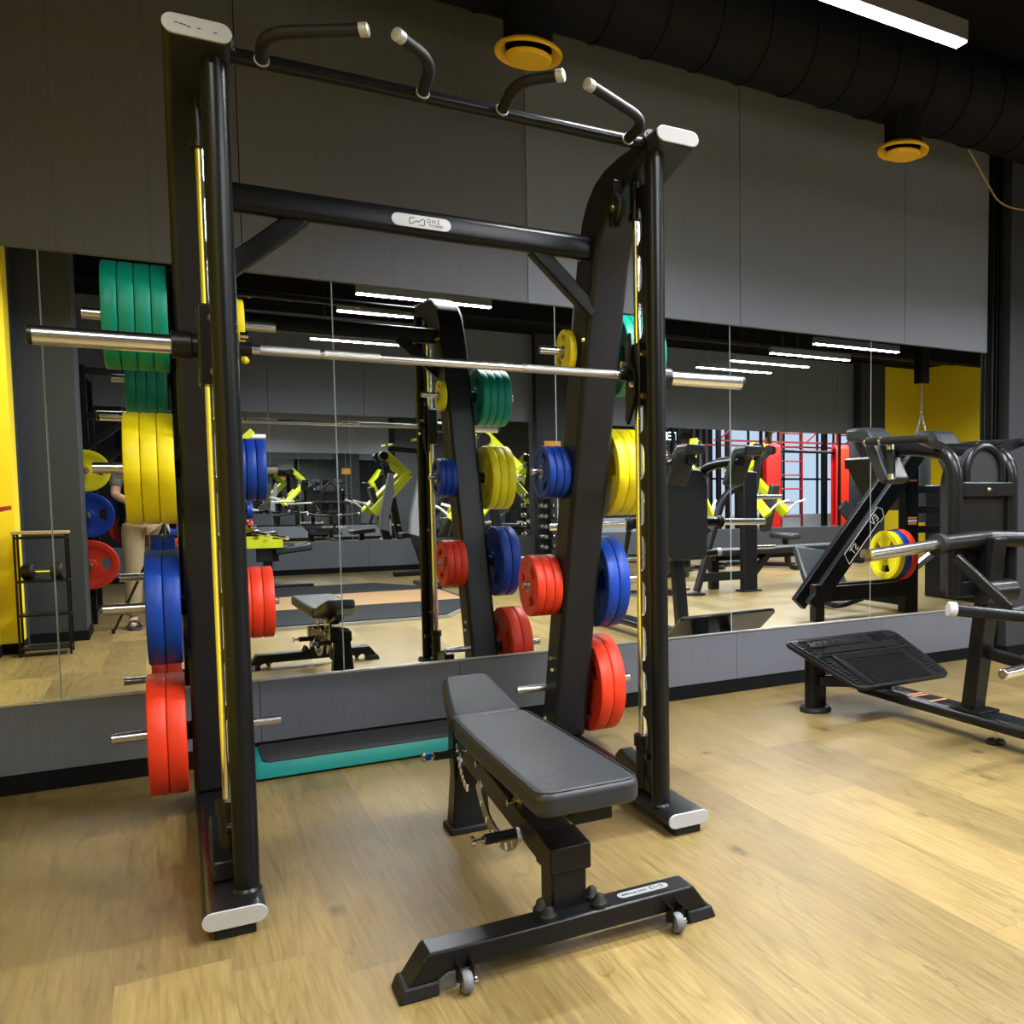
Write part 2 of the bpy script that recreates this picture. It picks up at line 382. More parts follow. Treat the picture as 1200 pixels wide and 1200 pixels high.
# opposite wall : grey boards, mirrors, wainscot, opening to the next hall
YO = -10.16
e2 = [-1.2]+[1.3+1.27*k for k in range(-1, 9)]+[11.9]
e2 = sorted(set([round(v, 3) for v in e2 if v <= 11.9]))
for a, c in zip(e2, e2[1:]):
    struct(B().b2((a+.003, YO-.12, 2.33), (c-.003, YO+.012, ZC)), 'wall_front', 'panel', smooth=False)
    struct(B().b2((a+.002, YO-.12, .08), (c-.002, YO+.012, .475)), 'wall_front', 'panellow', smooth=False)
struct(B().b2((-1.3, YO-.12, 0), (11.9, YO+.006, .08)), 'baseboard_front', 'kick', smooth=False)
struct(B().b2((-1.3, YO-.14, .0), (5.15, YO-.10, ZC)), 'wall_front', 'darkwall', smooth=False)
olab = 'far wall mirror'
ox = [-1.2, .3, 1.3, 2.36, 3.42, 4.48, 5.15]
for k, (a, c) in enumerate(zip(ox, ox[1:])):
    t = thing('wall_mirror', ['wall mirror on the opposite wall nearest the left corner', 'opposite wall mirror, second from the left corner', 'opposite wall mirror behind the lifting platform',
        'opposite wall mirror right behind the grey shoulder press', 'opposite wall mirror behind the lime lever machine', 'narrow opposite wall mirror beside the dark pillar'][k], 'mirror', ((a+c)/2, YO, .476), 0, 'mirrors on the opposite wall')
    hw = (c-a)/2-.001
    B().b2((-hw, -.02, 0), (hw, -.0005, 1.853)).build('glass_body', 'edge', t, smooth=False)
    bm_ = B(); bm_.face([bm_.bm.verts.new(p) for p in ((hw-.001, 0, 0), (-hw+.001, 0, 0), (-hw+.001, 0, 1.853), (hw-.001, 0, 1.853))])
    bm_.build('mirror_face', 'mirror', t, smooth=False)
struct(B().b2((5.15, YO-.14, 0), (5.85, YO+.2, ZC)), 'wall_front', 'darkwall', smooth=False)
struct(B().b2((11.87, YO-.14, 0), (12.5, YO+.25, ZC)), 'wall_front', 'darkwall', smooth=False)
struct(B().b2((12.5, YO-.14, 0), (13.7, YO+.02, ZC)), 'wall_front', 'yellowwall', smooth=False)
b = B()
for x in (5.85, 7.75, 9.65, 11.55):
    b.b2((x, YO-.1, .475), (x+.05, YO-.05, 2.33))
struct(b, 'window_1', 'satin', smooth=False)
# the next hall
struct(B().b2((4.0, YO-.14, -.1), (18.6, -15.9, 0)), 'floor', 'hallfloor', smooth=False)
struct(B().b2((4.0, YO-.14, ZC), (18.6, -15.9, ZC+.1)), 'ceiling', 'ceil', smooth=False)
struct(B().b2((3.9, YO-.14, 0), (4.0, -15.9, ZC)), 'wall_far', 'darkwall', smooth=False)
struct(B().b2((18.6, YO-.14, 0), (18.7, -15.9, ZC)), 'wall_far', 'darkwall', smooth=False)
struct(B().b2((13.7, YO-.14, 0), (18.6, YO-.1, ZC)), 'wall_far', 'darkwall', smooth=False)
struct(B().b2((4.0, -15.8, 0), (18.6, -15.9, .55)), 'wall_far', 'hallwall', smooth=False)
struct(B().b2((4.0, -15.8, 3.3), (18.6, -15.9, ZC)), 'wall_far', 'hallwall', smooth=False)
struct(B().b2((4.0, -15.8, .55), (11.75, -15.9, 3.3)), 'wall_far', 'darkwall', smooth=False)
b = B()
for k in range(13): b.box((11.8+k*.56, -15.83, 1.9), (.05, .05, 2.8))
b.box((15.1, -15.83, 1.5), (6.8, .05, .05))
struct(b, 'window_2', 'satin', smooth=False)
b = B()
for k in range(12): b.b2((9.6+k*.18, -15.78, .6), (9.68+k*.18, -15.74, 3.2))
struct(b, 'trim_5', 'panel', smooth=False)
for k in range(4):
    struct(B().b2((5.2, -1.0-2.3*k, ZC-.06), (13.5, -2.1-2.3*k, ZC-.02)), 'trim_6', 'olive', smooth=False)
# ------------------------------------------------------------------ duct, vents, cable
b = B(); b.cyl((-1.35, -.55, 3.53), (5.0, -.55, 3.53), .25, seg=40)
k = -1.2
while k < 5.0:
    b.lathe([(.2, 0), (.2565, 0), (.2565, .012), (.2, .012)], (k, -.55, 3.53), (1, 0, 0), 40); k += .27
tag(b.build('air_duct', 'duct', smooth=True), 'black round spiral air duct running under the ceiling along the mirror wall', 'duct')
def vent(x, lab):
    t = thing('ceiling_vent', lab, 'vent', (x, -.6, 3.10), 0, 'orange vents under the duct')
    B().lathe([(.10, .03), (.105, .03), (.105, .25), (.10, .25)], (0, 0, 0), (0, 0, 1), 36).build('collar', 'duct', t)
    B().lathe([(.10, .03), (.142, .0), (.146, .012), (.142, .022), (.105, .045)], (0, 0, 0), (0, 0, 1), 40).build('rim', 'orange', t)
    B().lathe([(.0, -.022), (.09, -.022), (.098, -.012), (.098, -.004), (.0, -.004)], (0, 0, 0), (0, 0, 1), 40).build('disc', 'orange', t)
vent(1.42, 'orange round ceiling vent above the smith machine pull-up bar'); vent(3.59, 'orange round ceiling vent right of the smith machine')
tag(B().tube([(4.33, -.38, 3.33), (4.52, -.34, 3.19), (4.68, -.3, 3.09), (4.80, -.3, 3.066), (4.98, -.3, 3.075), (5.3, -.3, 3.1), (5.9, -.2, 3.3)], .006, 8, fil=.06).build('hanging_cable', 'shelfwood'),
    'thin pale cable sagging from the duct by the dark pillar', 'cable')
# ------------------------------------------------------------------ line lamps
def lamp(x0, x1, y, lab, z=3.0):
    t = thing('line_lamp', lab, 'lamp', ((x0+x1)/2, y, z), 0, 'ceiling line lamps')
    h = (x1-x0)/2
    B().b2((-h, -.035, .008), (h, .035, .085)).build('housing', 'lampbody', t, smooth=False)
    B().b2((-h+.003, -.03, 0), (h-.003, .03, .0075)).build('diffuser', 'lamp', t, smooth=False)
    ld = bpy.data.lights.new('lamp_light', 'AREA'); ld.shape = 'RECTANGLE'; ld.size = 2*h-.01; ld.size_y = .055; ld.energy = LAMP_W*(2*h)/1.4
    ld.spread = math.radians(LAMP_SPREAD if y > -4 else 172); ld.color = (.95, .98, 1.)
    lo = bpy.data.objects.new('lamp_light', ld); C.objects.link(lo); lo.parent = t; lo.location = (0, 0, -.002)
    for s in (-1, 1): B().cyl((s*h*.7, 0, .085), (s*h*.7, 0, ZC-z+.005), .0025, seg=6).build('hanging_wire', 'steel', t)
lamp(1.35, 2.8, -1.84, 'white line lamp hanging over the smith machine, end visible at the top')
lamp(4.3, 5.75, -1.84, 'added unseen white line lamp over the footplate machine')  # off-frame lamp, added for illumination
lamp(-.75, -.15, -3.2, 'added unseen white fill lamp in the second row beside the yellow wall')  # added out of view as warm fill for the left side
lamp(1.4, 2.8, -3.2, 'added unseen white line lamp in the second row from the mirrors')  # hidden above the mirror tops, added for more light
lamp(4.3, 5.7, -3.2, 'added unseen white line lamp in the second row over the leg press')  # another unseen lamp put in to light the room
lamp(1.55, 2.78, -4.5, 'white line lamp highest of the reflected lamps behind the smith machine')
lamp(1.53, 2.75, -5.45, 'white line lamp second of the reflected lamps behind the smith machine')
lamp(1.53, 2.6, -7.43, 'white line lamp lowest of the reflected lamps behind the smith machine')
lamp(6.83, 8.2, -4.65, 'white line lamp highest in the right mirrors')
lamp(6.8, 8.12, -5.58, 'white line lamp second in the right mirrors')
lamp(6.72, 8.05, -6.45, 'white line lamp third in the right mirrors')
lamp(6.65, 7.95, -7.3, 'white line lamp lowest in the right mirrors')
lamp(10.6, 11.9, -5.0, 'white line lamp by the yellow end wall')
lamp(12.1, 13.4, -6.2, 'added unseen white fill lamp by the yellow end wall, nearest the far corner')  # added outside the mirrors' view to brighten the yellow wall
lamp(10.2, 11.5, -10.8, 'added unseen white fill lamp over the bag bar, stand side')  # added behind the header to light the red bags
lamp(12.1, 13.4, -10.8, 'added unseen white fill lamp over the bag bar, far side')  # second added lamp behind the header, same fill for the bags
lamp(9.0, 10.4, -12.5, 'added unseen white fill lamp over the red training rig in the next hall')  # unseen, added to light the red rig
lamp(12.0, 13.4, -12.5, 'added unseen white fill lamp over the red bags in the next hall')  # other unseen hall lamp, also added to light the rig

# ------------------------------------------------------------------ smith machine
SX, SRZ = .8361, math.radians(-.695)
sm = thing('smith_machine', 'black smith machine rack with pull-up bar, plate columns and guided bar', 'smith machine', (SX, 0, 0), SRZ)
bk = lambda z: -.505-.263*z
for s in (-1, 1):
    cx = .69*s - .004
    pts = [(bk(.078), .078), (bk(1), 1), (bk(2.05), 2.05), (-1.085, 2.17), (-1.125, 2.26), (-1.18, 2.325), (-1.26, 2.375), (-1.36, 2.402), (-1.5, 2.411), (-1.812, 2.411),
           (-1.812, 2.364), (-1.6, 2.316), (-1.45, 2.27), (-1.36, 2.225), (-1.29, 2.16), (-1.245, 2.08), (-1.215, 1.98), (bk(1)-.165, 1), (bk(.078)-.165, .078)]
    col = B().prism([(cx-.0765, y, z) for y, z in pts], (.153, 0, 0)).build('plate_column', 'column', sm, bevel=.018, seg=4)
    tag(col, 'leaning flat charcoal column with curved top arm')
    # bolts on inner face
    bb = []
    for z, dy in ((2.12, -.05), (2.12, -.10), (2.12, -.15), (1.93, -.16), (1.80, -.16), (.45, -.06), (.40, -.09), (.16, -.05)):
        x0 = cx - s*.0765
        bb.append(([(.0, .009), (.008, .009), (.010, 0)], (x0, bk(z)+dy, z), (-s, 0, 0), 6))
    bolts(bb, 'brass', col)
    bcap = B().prism([(cx+u, -1.812, 2.3875+v) for u, v in stadium(.156, .05)], (0, -.008, 0)).build('end_cap', 'cap', sm, bevel=.0015)
    if s < 0:
        bs = B()
        for x, z in ((-.045, .004), (-.035, .003), (-.027, .002), (-.018, -.001), (.004, .0), (.04, -.002)): bs.box((cx+x, -1.8205, 2.3875+z-.002), (.008, .001, .0022))
        bs.build('scuff', 'letter', bcap)
    B().sweep([(cx, -1.848, .0555), (cx, -.44, .0555)], stadium(.153, .047)).build('base_rail', 'satin', sm)
    B().prism([(cx+u, -1.848, .0555+v) for u, v in stadium(.156, .05)], (0, -.008, 0)).build('end_cap', 'cap', sm, bevel=.0015)
    for yy in (-1.80, -.52):
        B().b2((cx-.05, yy-.045, 0), (cx+.05, yy+.045, .035)).build('rubber_foot', 'rubber', sm, bevel=.004)
    ux = -.657 if s < 0 else .642
    up = B().cyl((ux, -1.722, .078), (ux, -1.722, 2.36), .0325, seg=32).build('front_upright', 'satin', sm)
    B().lathe([(.0325, 0), (.039, 0), (.0325, .008)], (ux, -1.722, .079), (0, 0, 1), 28).build('weld_collar', 'satin', up)
    # notched catch plate behind the tube
    pp = [(-1.70, .10)]
    n0, n1, st = .26, 2.22, .168
    pp += [(-1.70, 2.28), (-1.555, 2.28)]
    z = n1
    while z > n0+.1:
        pp += [(-1.555, z), (-1.588, z-.02), (-1.595, z-.05), (-1.595, z-.105), (-1.585, z-.13), (-1.56, z-.14)]; z -= st
    pp += [(-1.56, .24), (-1.56, .16), (-1.56, .10)]
    px = ux + s*.002 + (.012 if s > 0 else -.012)
    cp = B().prism([(px-.004, y, z) for y, z in pp], (.008, 0, 0)).build('catch_plate', 'black', sm, smooth=False)
    bolts([([(.0, .008), (.008, .008), (.010, 0)], (px - (0.004 if s > 0 else -.004), -1.655, z), (-s, 0, 0), 6) for z in (2.2, 1.6, .95, .40, .17)], 'brass', cp)
    rx = -.690 if s < 0 else .657
    B().cyl((rx, -1.542, .10), (rx, -1.542, 2.28), .0145, seg=24).build('guide_rod', 'chrome', sm)
    B().lathe([(.026, .09), (.026, .25), (.033, .252), (.033, .292), (.016, .296)], (rx, -1.542, 0), (0, 0, 1), 24).build('rod_socket', 'plastic', sm)
    B().lathe([(.018, 2.168), (.028, 2.172), (.028, 2.19), (.0225, 2.192), (.0225, 2.33)], (rx, -1.542, 0), (0, 0, 1), 24).build('rod_socket', 'satin', sm)
    # spring bumper bracket at the foot
    B().prism([(rx+s*.02-.03, y, z) for y, z in ((-1.30, .08), (-1.30, .16), (-1.34, .19), (-1.62, .135), (-1.64, .08))], (.06, 0, 0)).build('foot_bracket', 'satin', sm, bevel=.008, seg=3)
    B().cyl((rx-s*.045, -1.66, .24), (rx+s*.01, -1.66, .24), .014, seg=16).build('spotter_knob', 'plastic', sm)
    # pulley
    if s > 0: py = B().lathe([(.0, -.012), (.05, -.012), (.055, -.006), (.048, 0), (.055, .006), (.05, .012), (.0, .012)], (cx-s*.095, -1.515, 2.21), (1, 0, 0), 28).build('pulley', 'plastic', sm)
    if s > 0: B().lathe([(0, .022), (.012, .022), (.012, -.02), (0, -.02)], (cx-s*.095, -1.515, 2.21), (1, 0, 0), 10).build('pulley_bolt', 'brass', py)
    if s > 0: B().bar((cx-s*.095, -1.50, 2.15), (cx-s*.095, -1.52, 2.31), .035, .03, up=(0, 1, 0)).build('pulley_bracket', 'satin', sm, bevel=.004)
    # plate pegs
    for z, y in ((.308, -.616), (.792, -.732), (1.283, -.876), (1.770, -1.003)):
        r = .019
        x0 = cx + s*.0765
        B().cyl((x0-.002*s, y, z), (s*1.018, y, z), r, seg=20).build('plate_peg', 'steel', sm)
        B().cyl((x0-.002*s, y, z), (x0+.026*s, y, z), .034, seg=24).build('peg_collar', 'rubber', sm)
        B().cyl((cx-s*.074, y+.0, z), (s*.472, y, z), .0165, seg=20).build('plate_peg', 'steel', sm)
# cross beam, braces
beam = B().sweep([(-.62, -1.2, 2.142), (.62, -1.2, 2.142)], rrect(.062, .094, .026)).build('cross_beam', 'satin', sm)
for s in (-1, 1):
    B().bar((s*.395, -1.19, 2.115), (s*.64, -1.17, 1.90), .05, .062, up=(0, 0, 1)).build('corner_brace', 'satin', sm, bevel=.008, seg=3)
lg = B().prism([(-.022+u, -1.2315, 2.142+v) for u, v in stadium(.2, .043)], (0, -.0025, 0)).build('name_plate', 'cap', beam)
text('DHZ', .019, 'letter', lg, (.018, -1.2345, 2.148), (PI/2, 0, 0), .0004, space=1.25)
text('FITNESS', .0115, 'letter', lg, (.026, -1.2345, 2.133), (PI/2, 0, 0), .0004, space=1.2)
def dhz_mark(parent, o, ex, ey, k, up=(0, -1, 0), name='logo_mark', m='letter'):
    P = lambda u, v: V(o)+V(ex)*u*k+V(ey)*v*k
    pts = [(-.3, .42), (-.9, .42), (-1.0, .2), (-1.0, -.2), (-.85, -.45), (-.3, -.1), (-.05, .1), (.1, -.1), (.35, .1), (.7, .42), (.95, .3), (.95, -.35), (.7, -.5), (.2, -.45)]
    return B().sweep(fillet([P(*p) for p in pts], .08*k, 3), [(-.055*k, -.01*k), (.055*k, -.01*k), (.055*k, .01*k), (-.055*k, .01*k)], up=up).build(name, m, parent, smooth=False)
dhz_mark(lg, (-.037, -1.2342, 2.142), (1, 0, 0), (0, 0, 1), .026)
# pull-up bar and grips
pu = B().cyl((-.62, -1.70, 2.385), (.62, -1.70, 2.385), .021, seg=24).build('pull_up_bar', 'satin', sm)
for s in (-1, 1):
    B().lathe([(0, .03), (.012, .03), (.012, .012), (.02, .012), (.02, 0)], (s*.625, -1.72, 2.405), (-s*.3, -1, .2), 6).build('end_bolt', 'steel', pu)
for s in (-1, 1):
    for P in ([(.541, -1.705, 2.375), (.548, -1.86, 2.395), (.316, -1.955, 2.422)], [(.118, -1.705, 2.378), (.122, -1.87, 2.42), (.228, -1.95, 2.431)]):
        P = [V((s*p[0], p[1], p[2])) for p in P]
        g = B().tube(P, .0165, 16, fil=.07).build('pull_up_grip', 'rubber', pu)
        d = (P[2]-P[1]).normalized()
        B().lathe([(.0, .012), (.014, .012), (.0185, .009), (.0185, -.012), (.0165, -.012)], P[2], d, 20).build('grip_cap', 'cap', g)
        d0 = (P[1]-P[0]).normalized()
        B().lathe([(.0165, 0), (.0195, 0), (.0195, .006), (.0165, .006)], P[0]+d0*.022, d0, 20).build('grip_ring', 'cap', g)
# guided bar
ba = B().cyl((-.60, -1.542, 1.618), (.62, -1.542, 1.618), .0143, seg=28).build('guided_bar', 'steel', sm)
for a, c in ((-.388, -.228), (.223, .40), (-.56, -.40), (.40, .57)):
    B().cyl((a, -1.542, 1.618), (c, -1.542, 1.618), .0147, seg=28).build('knurled_grip', 'knurl', ba)
for s in (-1, 1):
    rx = -.690 if s < 0 else .657
    B().b2((rx-.028, -1.605, 1.505), (rx+.028, -1.482, 1.73)).build('carriage', 'plastic', sm, bevel=.006, seg=2)
    bolts([([(0, .012), (.010, .012), (.013, 0)], (rx-.01*s, -1.605, z), (0, -1, 0), 12) for z in (1.69, 1.54)], 'brass', ba)
    B().lathe([(.014, 0), (.038, .0), (.038, .012), (.034, .015), (.034, .045), (.039, .048), (.039, .095), (.03, .097)], (s*.685, -1.542, 1.618), (s, 0, 0), 28).build('hub', 'plastic', ba)
    sl = B().cyl((s*.775, -1.542, 1.618), (s*1.09, -1.542, 1.618), .0262, seg=32).build('weight_sleeve', 'sleeve', ba)
    B().lathe([(.0262, 0), (.0272, 0), (.0272, .010), (.022, .014), (.018, .010), (0, .010)], (s*1.09, -1.542, 1.618), (s, 0, 0), 28).build('sleeve_cap', 'plastic', sl)
    # collar with lock hook
    B().lathe([(.0143, 0), (.021, 0), (.021, .03), (.0143, .03)], (s*.612, -1.542, 1.618), (-s, 0, 0), 18).build('lock_collar', 'plastic', ba)
    h = B().prism([(s*.622-.006, y, z) for y, z in ((-1.52, 1.75), (-1.55, 1.77), (-1.565, 1.66), (-1.60, 1.62), (-1.60, 1.55), (-1.57, 1.49), (-1.53, 1.44), (-1.51, 1.46), (-1.53, 1.56), (-1.525, 1.64))], (.012, 0, 0)).build('safety_hook', 'satin', ba, bevel=.002)
    B().lathe([(0, -.012), (.009, -.008), (.012, 0), (.009, .008), (0, .012)], (s*.604, -1.60, 1.578), (s, 0, 0), 14).build('hook_knob', 'yellow' if s < 0 else 'chrome', h)
    B().lathe([(0, 0), (.012, 0), (.012, .02), (0, .02)], (s*.61, -1.542, 1.655), (-s, 0, 0), 10).build('hook_bolt', 'chrome', h)

# ------------------------------------------------------------------ weight plates
def plate_mesh(D, T, m, holes=3, seg=72, flat=False):
    """plate centred at origin, axis x, outer faces at x = +-T/2"""
    R = D/2; b = B(); bm = b.bm
    radii = [(.0255, .5), (.052 if R > .12 else .04, .5), (.052 if R > .12 else .04, .40), (R*.42, .36), (R*.70, .36), (R*.77, .47), (R*.82, .5), (R*.985, .5), (R, .40)]
    if R < .12: radii = [(.0255, .5), (.036, .5), (.040, .36), (R*.52, .34), (R*.76, .36), (R*.80, .47), (R*.83, .5), (R*.98, .5), (R, .40)]
    n = len(radii)
    F = {}
    for side_ in (-1, 1):
        for k, (r, t) in enumerate(radii):
            for j in range(seg):
                a = 2*PI*j/seg; F[side_, k, j] = bm.verts.new((side_*t*T, r*math.cos(a), r*math.sin(a)))
    per = seg//holes; half = int(per*.19)
    def hole(k, j): return k == 3 and holes and ((j % per) < half*2+1) and R > .07
    for side_ in (-1, 1):
        for k in range(n-1):
            for j in range(seg):
                if hole(k, j): continue
                j2 = (j+1) % seg; b.face([F[side_, k, j], F[side_, k, j2], F[side_, k+1, j2], F[side_, k+1, j]])
    for j in range(seg):
        j2 = (j+1) % seg
        b.face([F[-1, 0, j], F[1, 0, j], F[1, 0, j2], F[-1, 0, j2]]); b.face([F[-1, n-1, j], F[-1, n-1, j2], F[1, n-1, j2], F[1, n-1, j]])
        if hole(3, j):
            for k in (3, 4): b.face([F[-1, k, j], F[-1, k, j2], F[1, k, j2], F[1, k, j]])
            if not hole(3, (j-1) % seg): b.face([F[-1, 3, j], F[1, 3, j], F[1, 4, j], F[-1, 4, j]])
            if not hole(3, j2): b.face([F[-1, 3, j2], F[-1, 4, j2], F[1, 4, j2], F[1, 3, j2]])
    o = b.build('weight_plate', m, None, bevel=.0025, seg=2, angle=40)
    B().lathe([(.0205, -T*.5-.001), (.0295, -T*.5-.001), (.0295, T*.5+.001), (.0205, T*.5+.001), (.0205, -T*.5-.001)][:4], (0, 0, 0), (1, 0, 0), 28).build('hub_ring', 'steel', o)
    return o
protos = {}
def plate(D, T, m, loc, axis_rot, lab, group):
    key = (D, T, m)
    if key not in protos: protos[key] = o = plate_mesh(D, T, m)
    else: o = copy_tree(protos[key])
    o.location = loc; o.rotation_euler = axis_rot
    return tag(o, lab, 'weight plate', group)
def sw(x, y, z):
    c, s = math.cos(SRZ), math.sin(SRZ); return (SX+c*x-s*y, s*x+c*y, z)
ordn = {4: ['innermost', 'second from the column', 'third from the column', 'outermost'], 3: ['innermost', 'middle', 'outermost'], 2: ['inner', 'outer'], 1: ['']}
LV = {4: (1.770, -1.003), 3: (1.283, -.876), 2: (.792, -.732), 1: (.308, -.616)}
HT = {4: 'top', 3: 'second', 2: 'third', 1: 'lowest'}
rnd = random.Random(4)
for s, sn in ((-1, 'left column'), (1, 'right column')):
    for lv, m, D, T, n in ((4, 'green', .342, .0425, 4), (3, 'yellow', .378, .046, 3), (2, 'blue', .41, .051, 2), (1, 'red', .447, .059, 2)):
        z, y = LV[lv]
        for k in range(n):
            x = s*(.787+T*(k+.5)+.0012*k)
            plate(D, T, m, sw(x, y, z-.0012-(.0195-.019)), (rnd.uniform(0, 2*PI), 0, SRZ),
                  f'large {m} plate on the {sn}, {HT[lv]} outer peg, {ordn[n][k]} of {n}'.replace(', innermost of 1', ''), f'{m} plates on the outer peg of the {sn}')
    for lv, m, D, T, n in ((4, 'yellow', .18, .030, 1), (3, 'blue', .222, .031, 3), (2, 'red', .268, .037, 3)):
        z, y = LV[lv]
        for k in range(n):
            x = s*((.607 if n > 1 else .60)-T*(k+.5)-.001*k)
            lab = f'small {m} weight plate alone on the {HT[lv]} inner peg of the {sn}' if n == 1 else f'small {m} plate on the {sn}, {HT[lv]} inner peg, {ordn[n][k]} of {n}'
            plate(D, T, m, sw(x, y, z-.0035), (rnd.uniform(0, 2*PI), 0, SRZ), lab, f'small {m} plates on the inner peg of the {sn}')
# ------------------------------------------------------------------ adjustable bench
bn = thing('adjustable_bench', 'black upholstered adjustable bench standing inside the smith machine', 'bench', sw(.055, 0, 0), SRZ)
def pad(name, pts, z0, z1, m='leather', parent=None, bevel=.018, tilt=None):
    o = B().prism([(x, y, z0) for x, y in pts], (0, 0, z1-z0)).build(name, m, parent, bevel=bevel, seg=4)
    return o
def rpoly(pts, r): return [(p.x, p.y) for p in fillet_closed([V((x, y, 0)) for x, y in pts], r)]
def fillet_closed(pts, r, n=6):
    out = []; N = len(pts)
    for i in range(N):
        a, b_, c = pts[i-1], pts[i], pts[(i+1) % N]
        d1 = a-b_; d2 = c-b_; l = min(r, d1.length*.45, d2.length*.45); p = b_+d1.normalized()*l; q = b_+d2.normalized()*l
        for k in range(n+1):
            t = k/n; out.append(p*(1-t)**2+b_*2*t*(1-t)+q*t*t)
    return out
bp = rpoly([(-.136, -2.545), (.136, -2.545), (.132, -1.95), (.120, -1.650), (-.120, -1.650), (-.132, -1.95)], .045)
back = pad('backrest_pad', bp, .410, .475, parent=bn)
def piping(poly, z, parent, off=.004):
    P = [V((x, y, z)) for x, y in poly]; P.append(P[0].copy())
    cx_ = sum(p.x for p in P)/len(P); cy_ = sum(p.y for p in P)/len(P)
    return B().sweep(P, [(.002*math.cos(2*PI*i/6), .002*math.sin(2*PI*i/6)) for i in range(6)], cap=False).build('piping', 'leather', parent)
piping([(x*.965, (y+2.09)*.985-2.09) for x, y in bp], .4735, back)
seat = B()
hp = [(-.120, 0), (.120, 0), (.100, .16), (.080, .29), (-.080, .29), (-.100, .16)]
hp = rpoly(hp, .035)
ang = math.radians(17); ct, st_ = math.cos(ang), math.sin(ang)
top = lambda x, y, d: (x, -1.640+y*ct+d*st_, .473+y*st_-d*ct)
seat.rings([[seat.bm.verts.new(top(x, y, .062)) for x, y in hp], [seat.bm.verts.new(top(x, y, 0)) for x, y in hp]], True)
so = seat.build('seat_pad', 'leather', bn, bevel=.018, seg=4)
# frame
fr = B().prism([(-.053, y, z) for y, z in ((-2.385, .268), (-2.385, .205), (-2.28, .205), (-1.42, .285), (-1.33, .30), (-1.33, .36), (-1.45, .365))], (.106, 0, 0)).build('spine_beam', 'black', bn, bevel=.005, seg=2)
B().prism([(-.056, y, z) for y, z in ((-2.39, .272), (-2.39, .202), (-2.27, .202), (-2.27, .285))], (.112, 0, 0)).build('beam_sleeve', 'satin', bn, bevel=.004)
B().b2((-.048, -2.375, .088), (.048, -2.285, .21)).build('front_post', 'satin', bn, bevel=.006)
rp = B(); rp.rings([[rp.bm.verts.new(p) for p in r] for r in (
    [(-.066, -1.41, .02), (.066, -1.41, .02), (.066, -1.32, .02), (-.066, -1.32, .02)], [(-.045, -1.40, .30), (.045, -1.40, .30), (.045, -1.33, .30), (-.045, -1.33, .30)])], True)
rp.build('rear_post', 'satin', bn, bevel=.005)
B().b2((-.078, -1.425, 0), (.078, -1.305, .024)).build('rear_foot', 'rubber', bn, bevel=.006)
fp = [(-.425, .03), (-.375, .102), (.338, .102), (.388, .03), (.325, .03), (.295, .045), (-.33, .045), (-.36, .03)]
fb = B().prism([(x, -2.435, z) for x, z in fp], (0, .092, 0)).build('front_foot_bar', 'satin', bn, bevel=.007, seg=3)
for s in (-1, 1):
    x0, x1 = (-.445, -.352) if s < 0 else (.318, .405)
    ft = B(); ft.rings([[ft.bm.verts.new(p) for p in r] for r in (
        [(x0, -2.446, 0), (x1, -2.446, 0), (x1, -2.336, 0), (x0, -2.336, 0)], [(x0+(.012 if s < 0 else 0), -2.44, .034), (x1-(.012 if s > 0 else 0), -2.44, .034), (x1-(.012 if s > 0 else 0), -2.341, .034), (x0+(.012 if s < 0 else 0), -2.341, .034)])], True)
    ft.build('rubber_foot', 'rubber', bn, bevel=.005)
    wx = -.295 if s < 0 else .27
    w_ = B().lathe([(.009, -.011), (.024, -.011), (.027, -.006), (.027, .006), (.024, .011), (.009, .011)], (wx, -2.468, .028), (1, 0, 0), 24).build('transport_wheel', 'wheelgrey', bn)
    B().b2((wx-.0175, -2.474, .02), (wx-.0145, -2.432, .072)).build('wheel_bracket', 'black', w_)
    B().b2((wx+.0145, -2.474, .02), (wx+.0175, -2.432, .072)).build('wheel_bracket', 'black', w_)
    B().lathe([(0, -.026), (.006, -.026), (.006, .026), (0, .026)], (wx, -2.468, .028), (1, 0, 0), 8).build('wheel_axle', 'chrome', w_)
    for yy in (-2.40, -2.365):
        B().lathe([(.022, 0), (.022, .012), (.016, .018), (.013, .03), (.006, .036), (0, .036)], (s*.068+(.0 if s > 0 else -.003), yy+(.01 if yy > -2.38 else -.01), .1), (0, 0, 1), 14).build('bolt_cover', 'rubber', fb)
lp = B().prism([(.205+u, -2.388+v, .1025) for u, v in stadium(.15, .034)], (0, 0, .0015)).build('name_plate', 'badge', fb)
dhz_mark(lp, (.245, -2.388, .1047), (-1, 0, 0), (0, -1, 0), .019, up=(0, 0, 1))
text('DHZ FITNESS', .0125, 'letter', lp, (.178, -2.388, .1045), (0, 0, PI), .0003)
B().b2((-.02, -2.47, .355), (.085, -2.32, .41)).build('pad_support', 'black', bn, bevel=.004)
B().bar((.0, -2.44, .385), (.0, -1.66, .39), .05, .035).build('backrest_rail', 'black', bn, bevel=.003)
B().bar((.0, -1.62, .385), (.0, -1.42, .44), .05, .03).build('seat_rail', 'black', bn, bevel=.003)
for yy, zz in ((-1.56, .33), (-1.72, .33), (-2.05, .30)):
    B().box((-.035, yy, zz+.02), (.008, .05, .09)).build('pivot_bracket', 'brass', bn, bevel=.002)
    B().cyl((-.065, yy, zz), (.05, yy, zz), .011, seg=12).build('pivot_pin', 'chrome', bn)
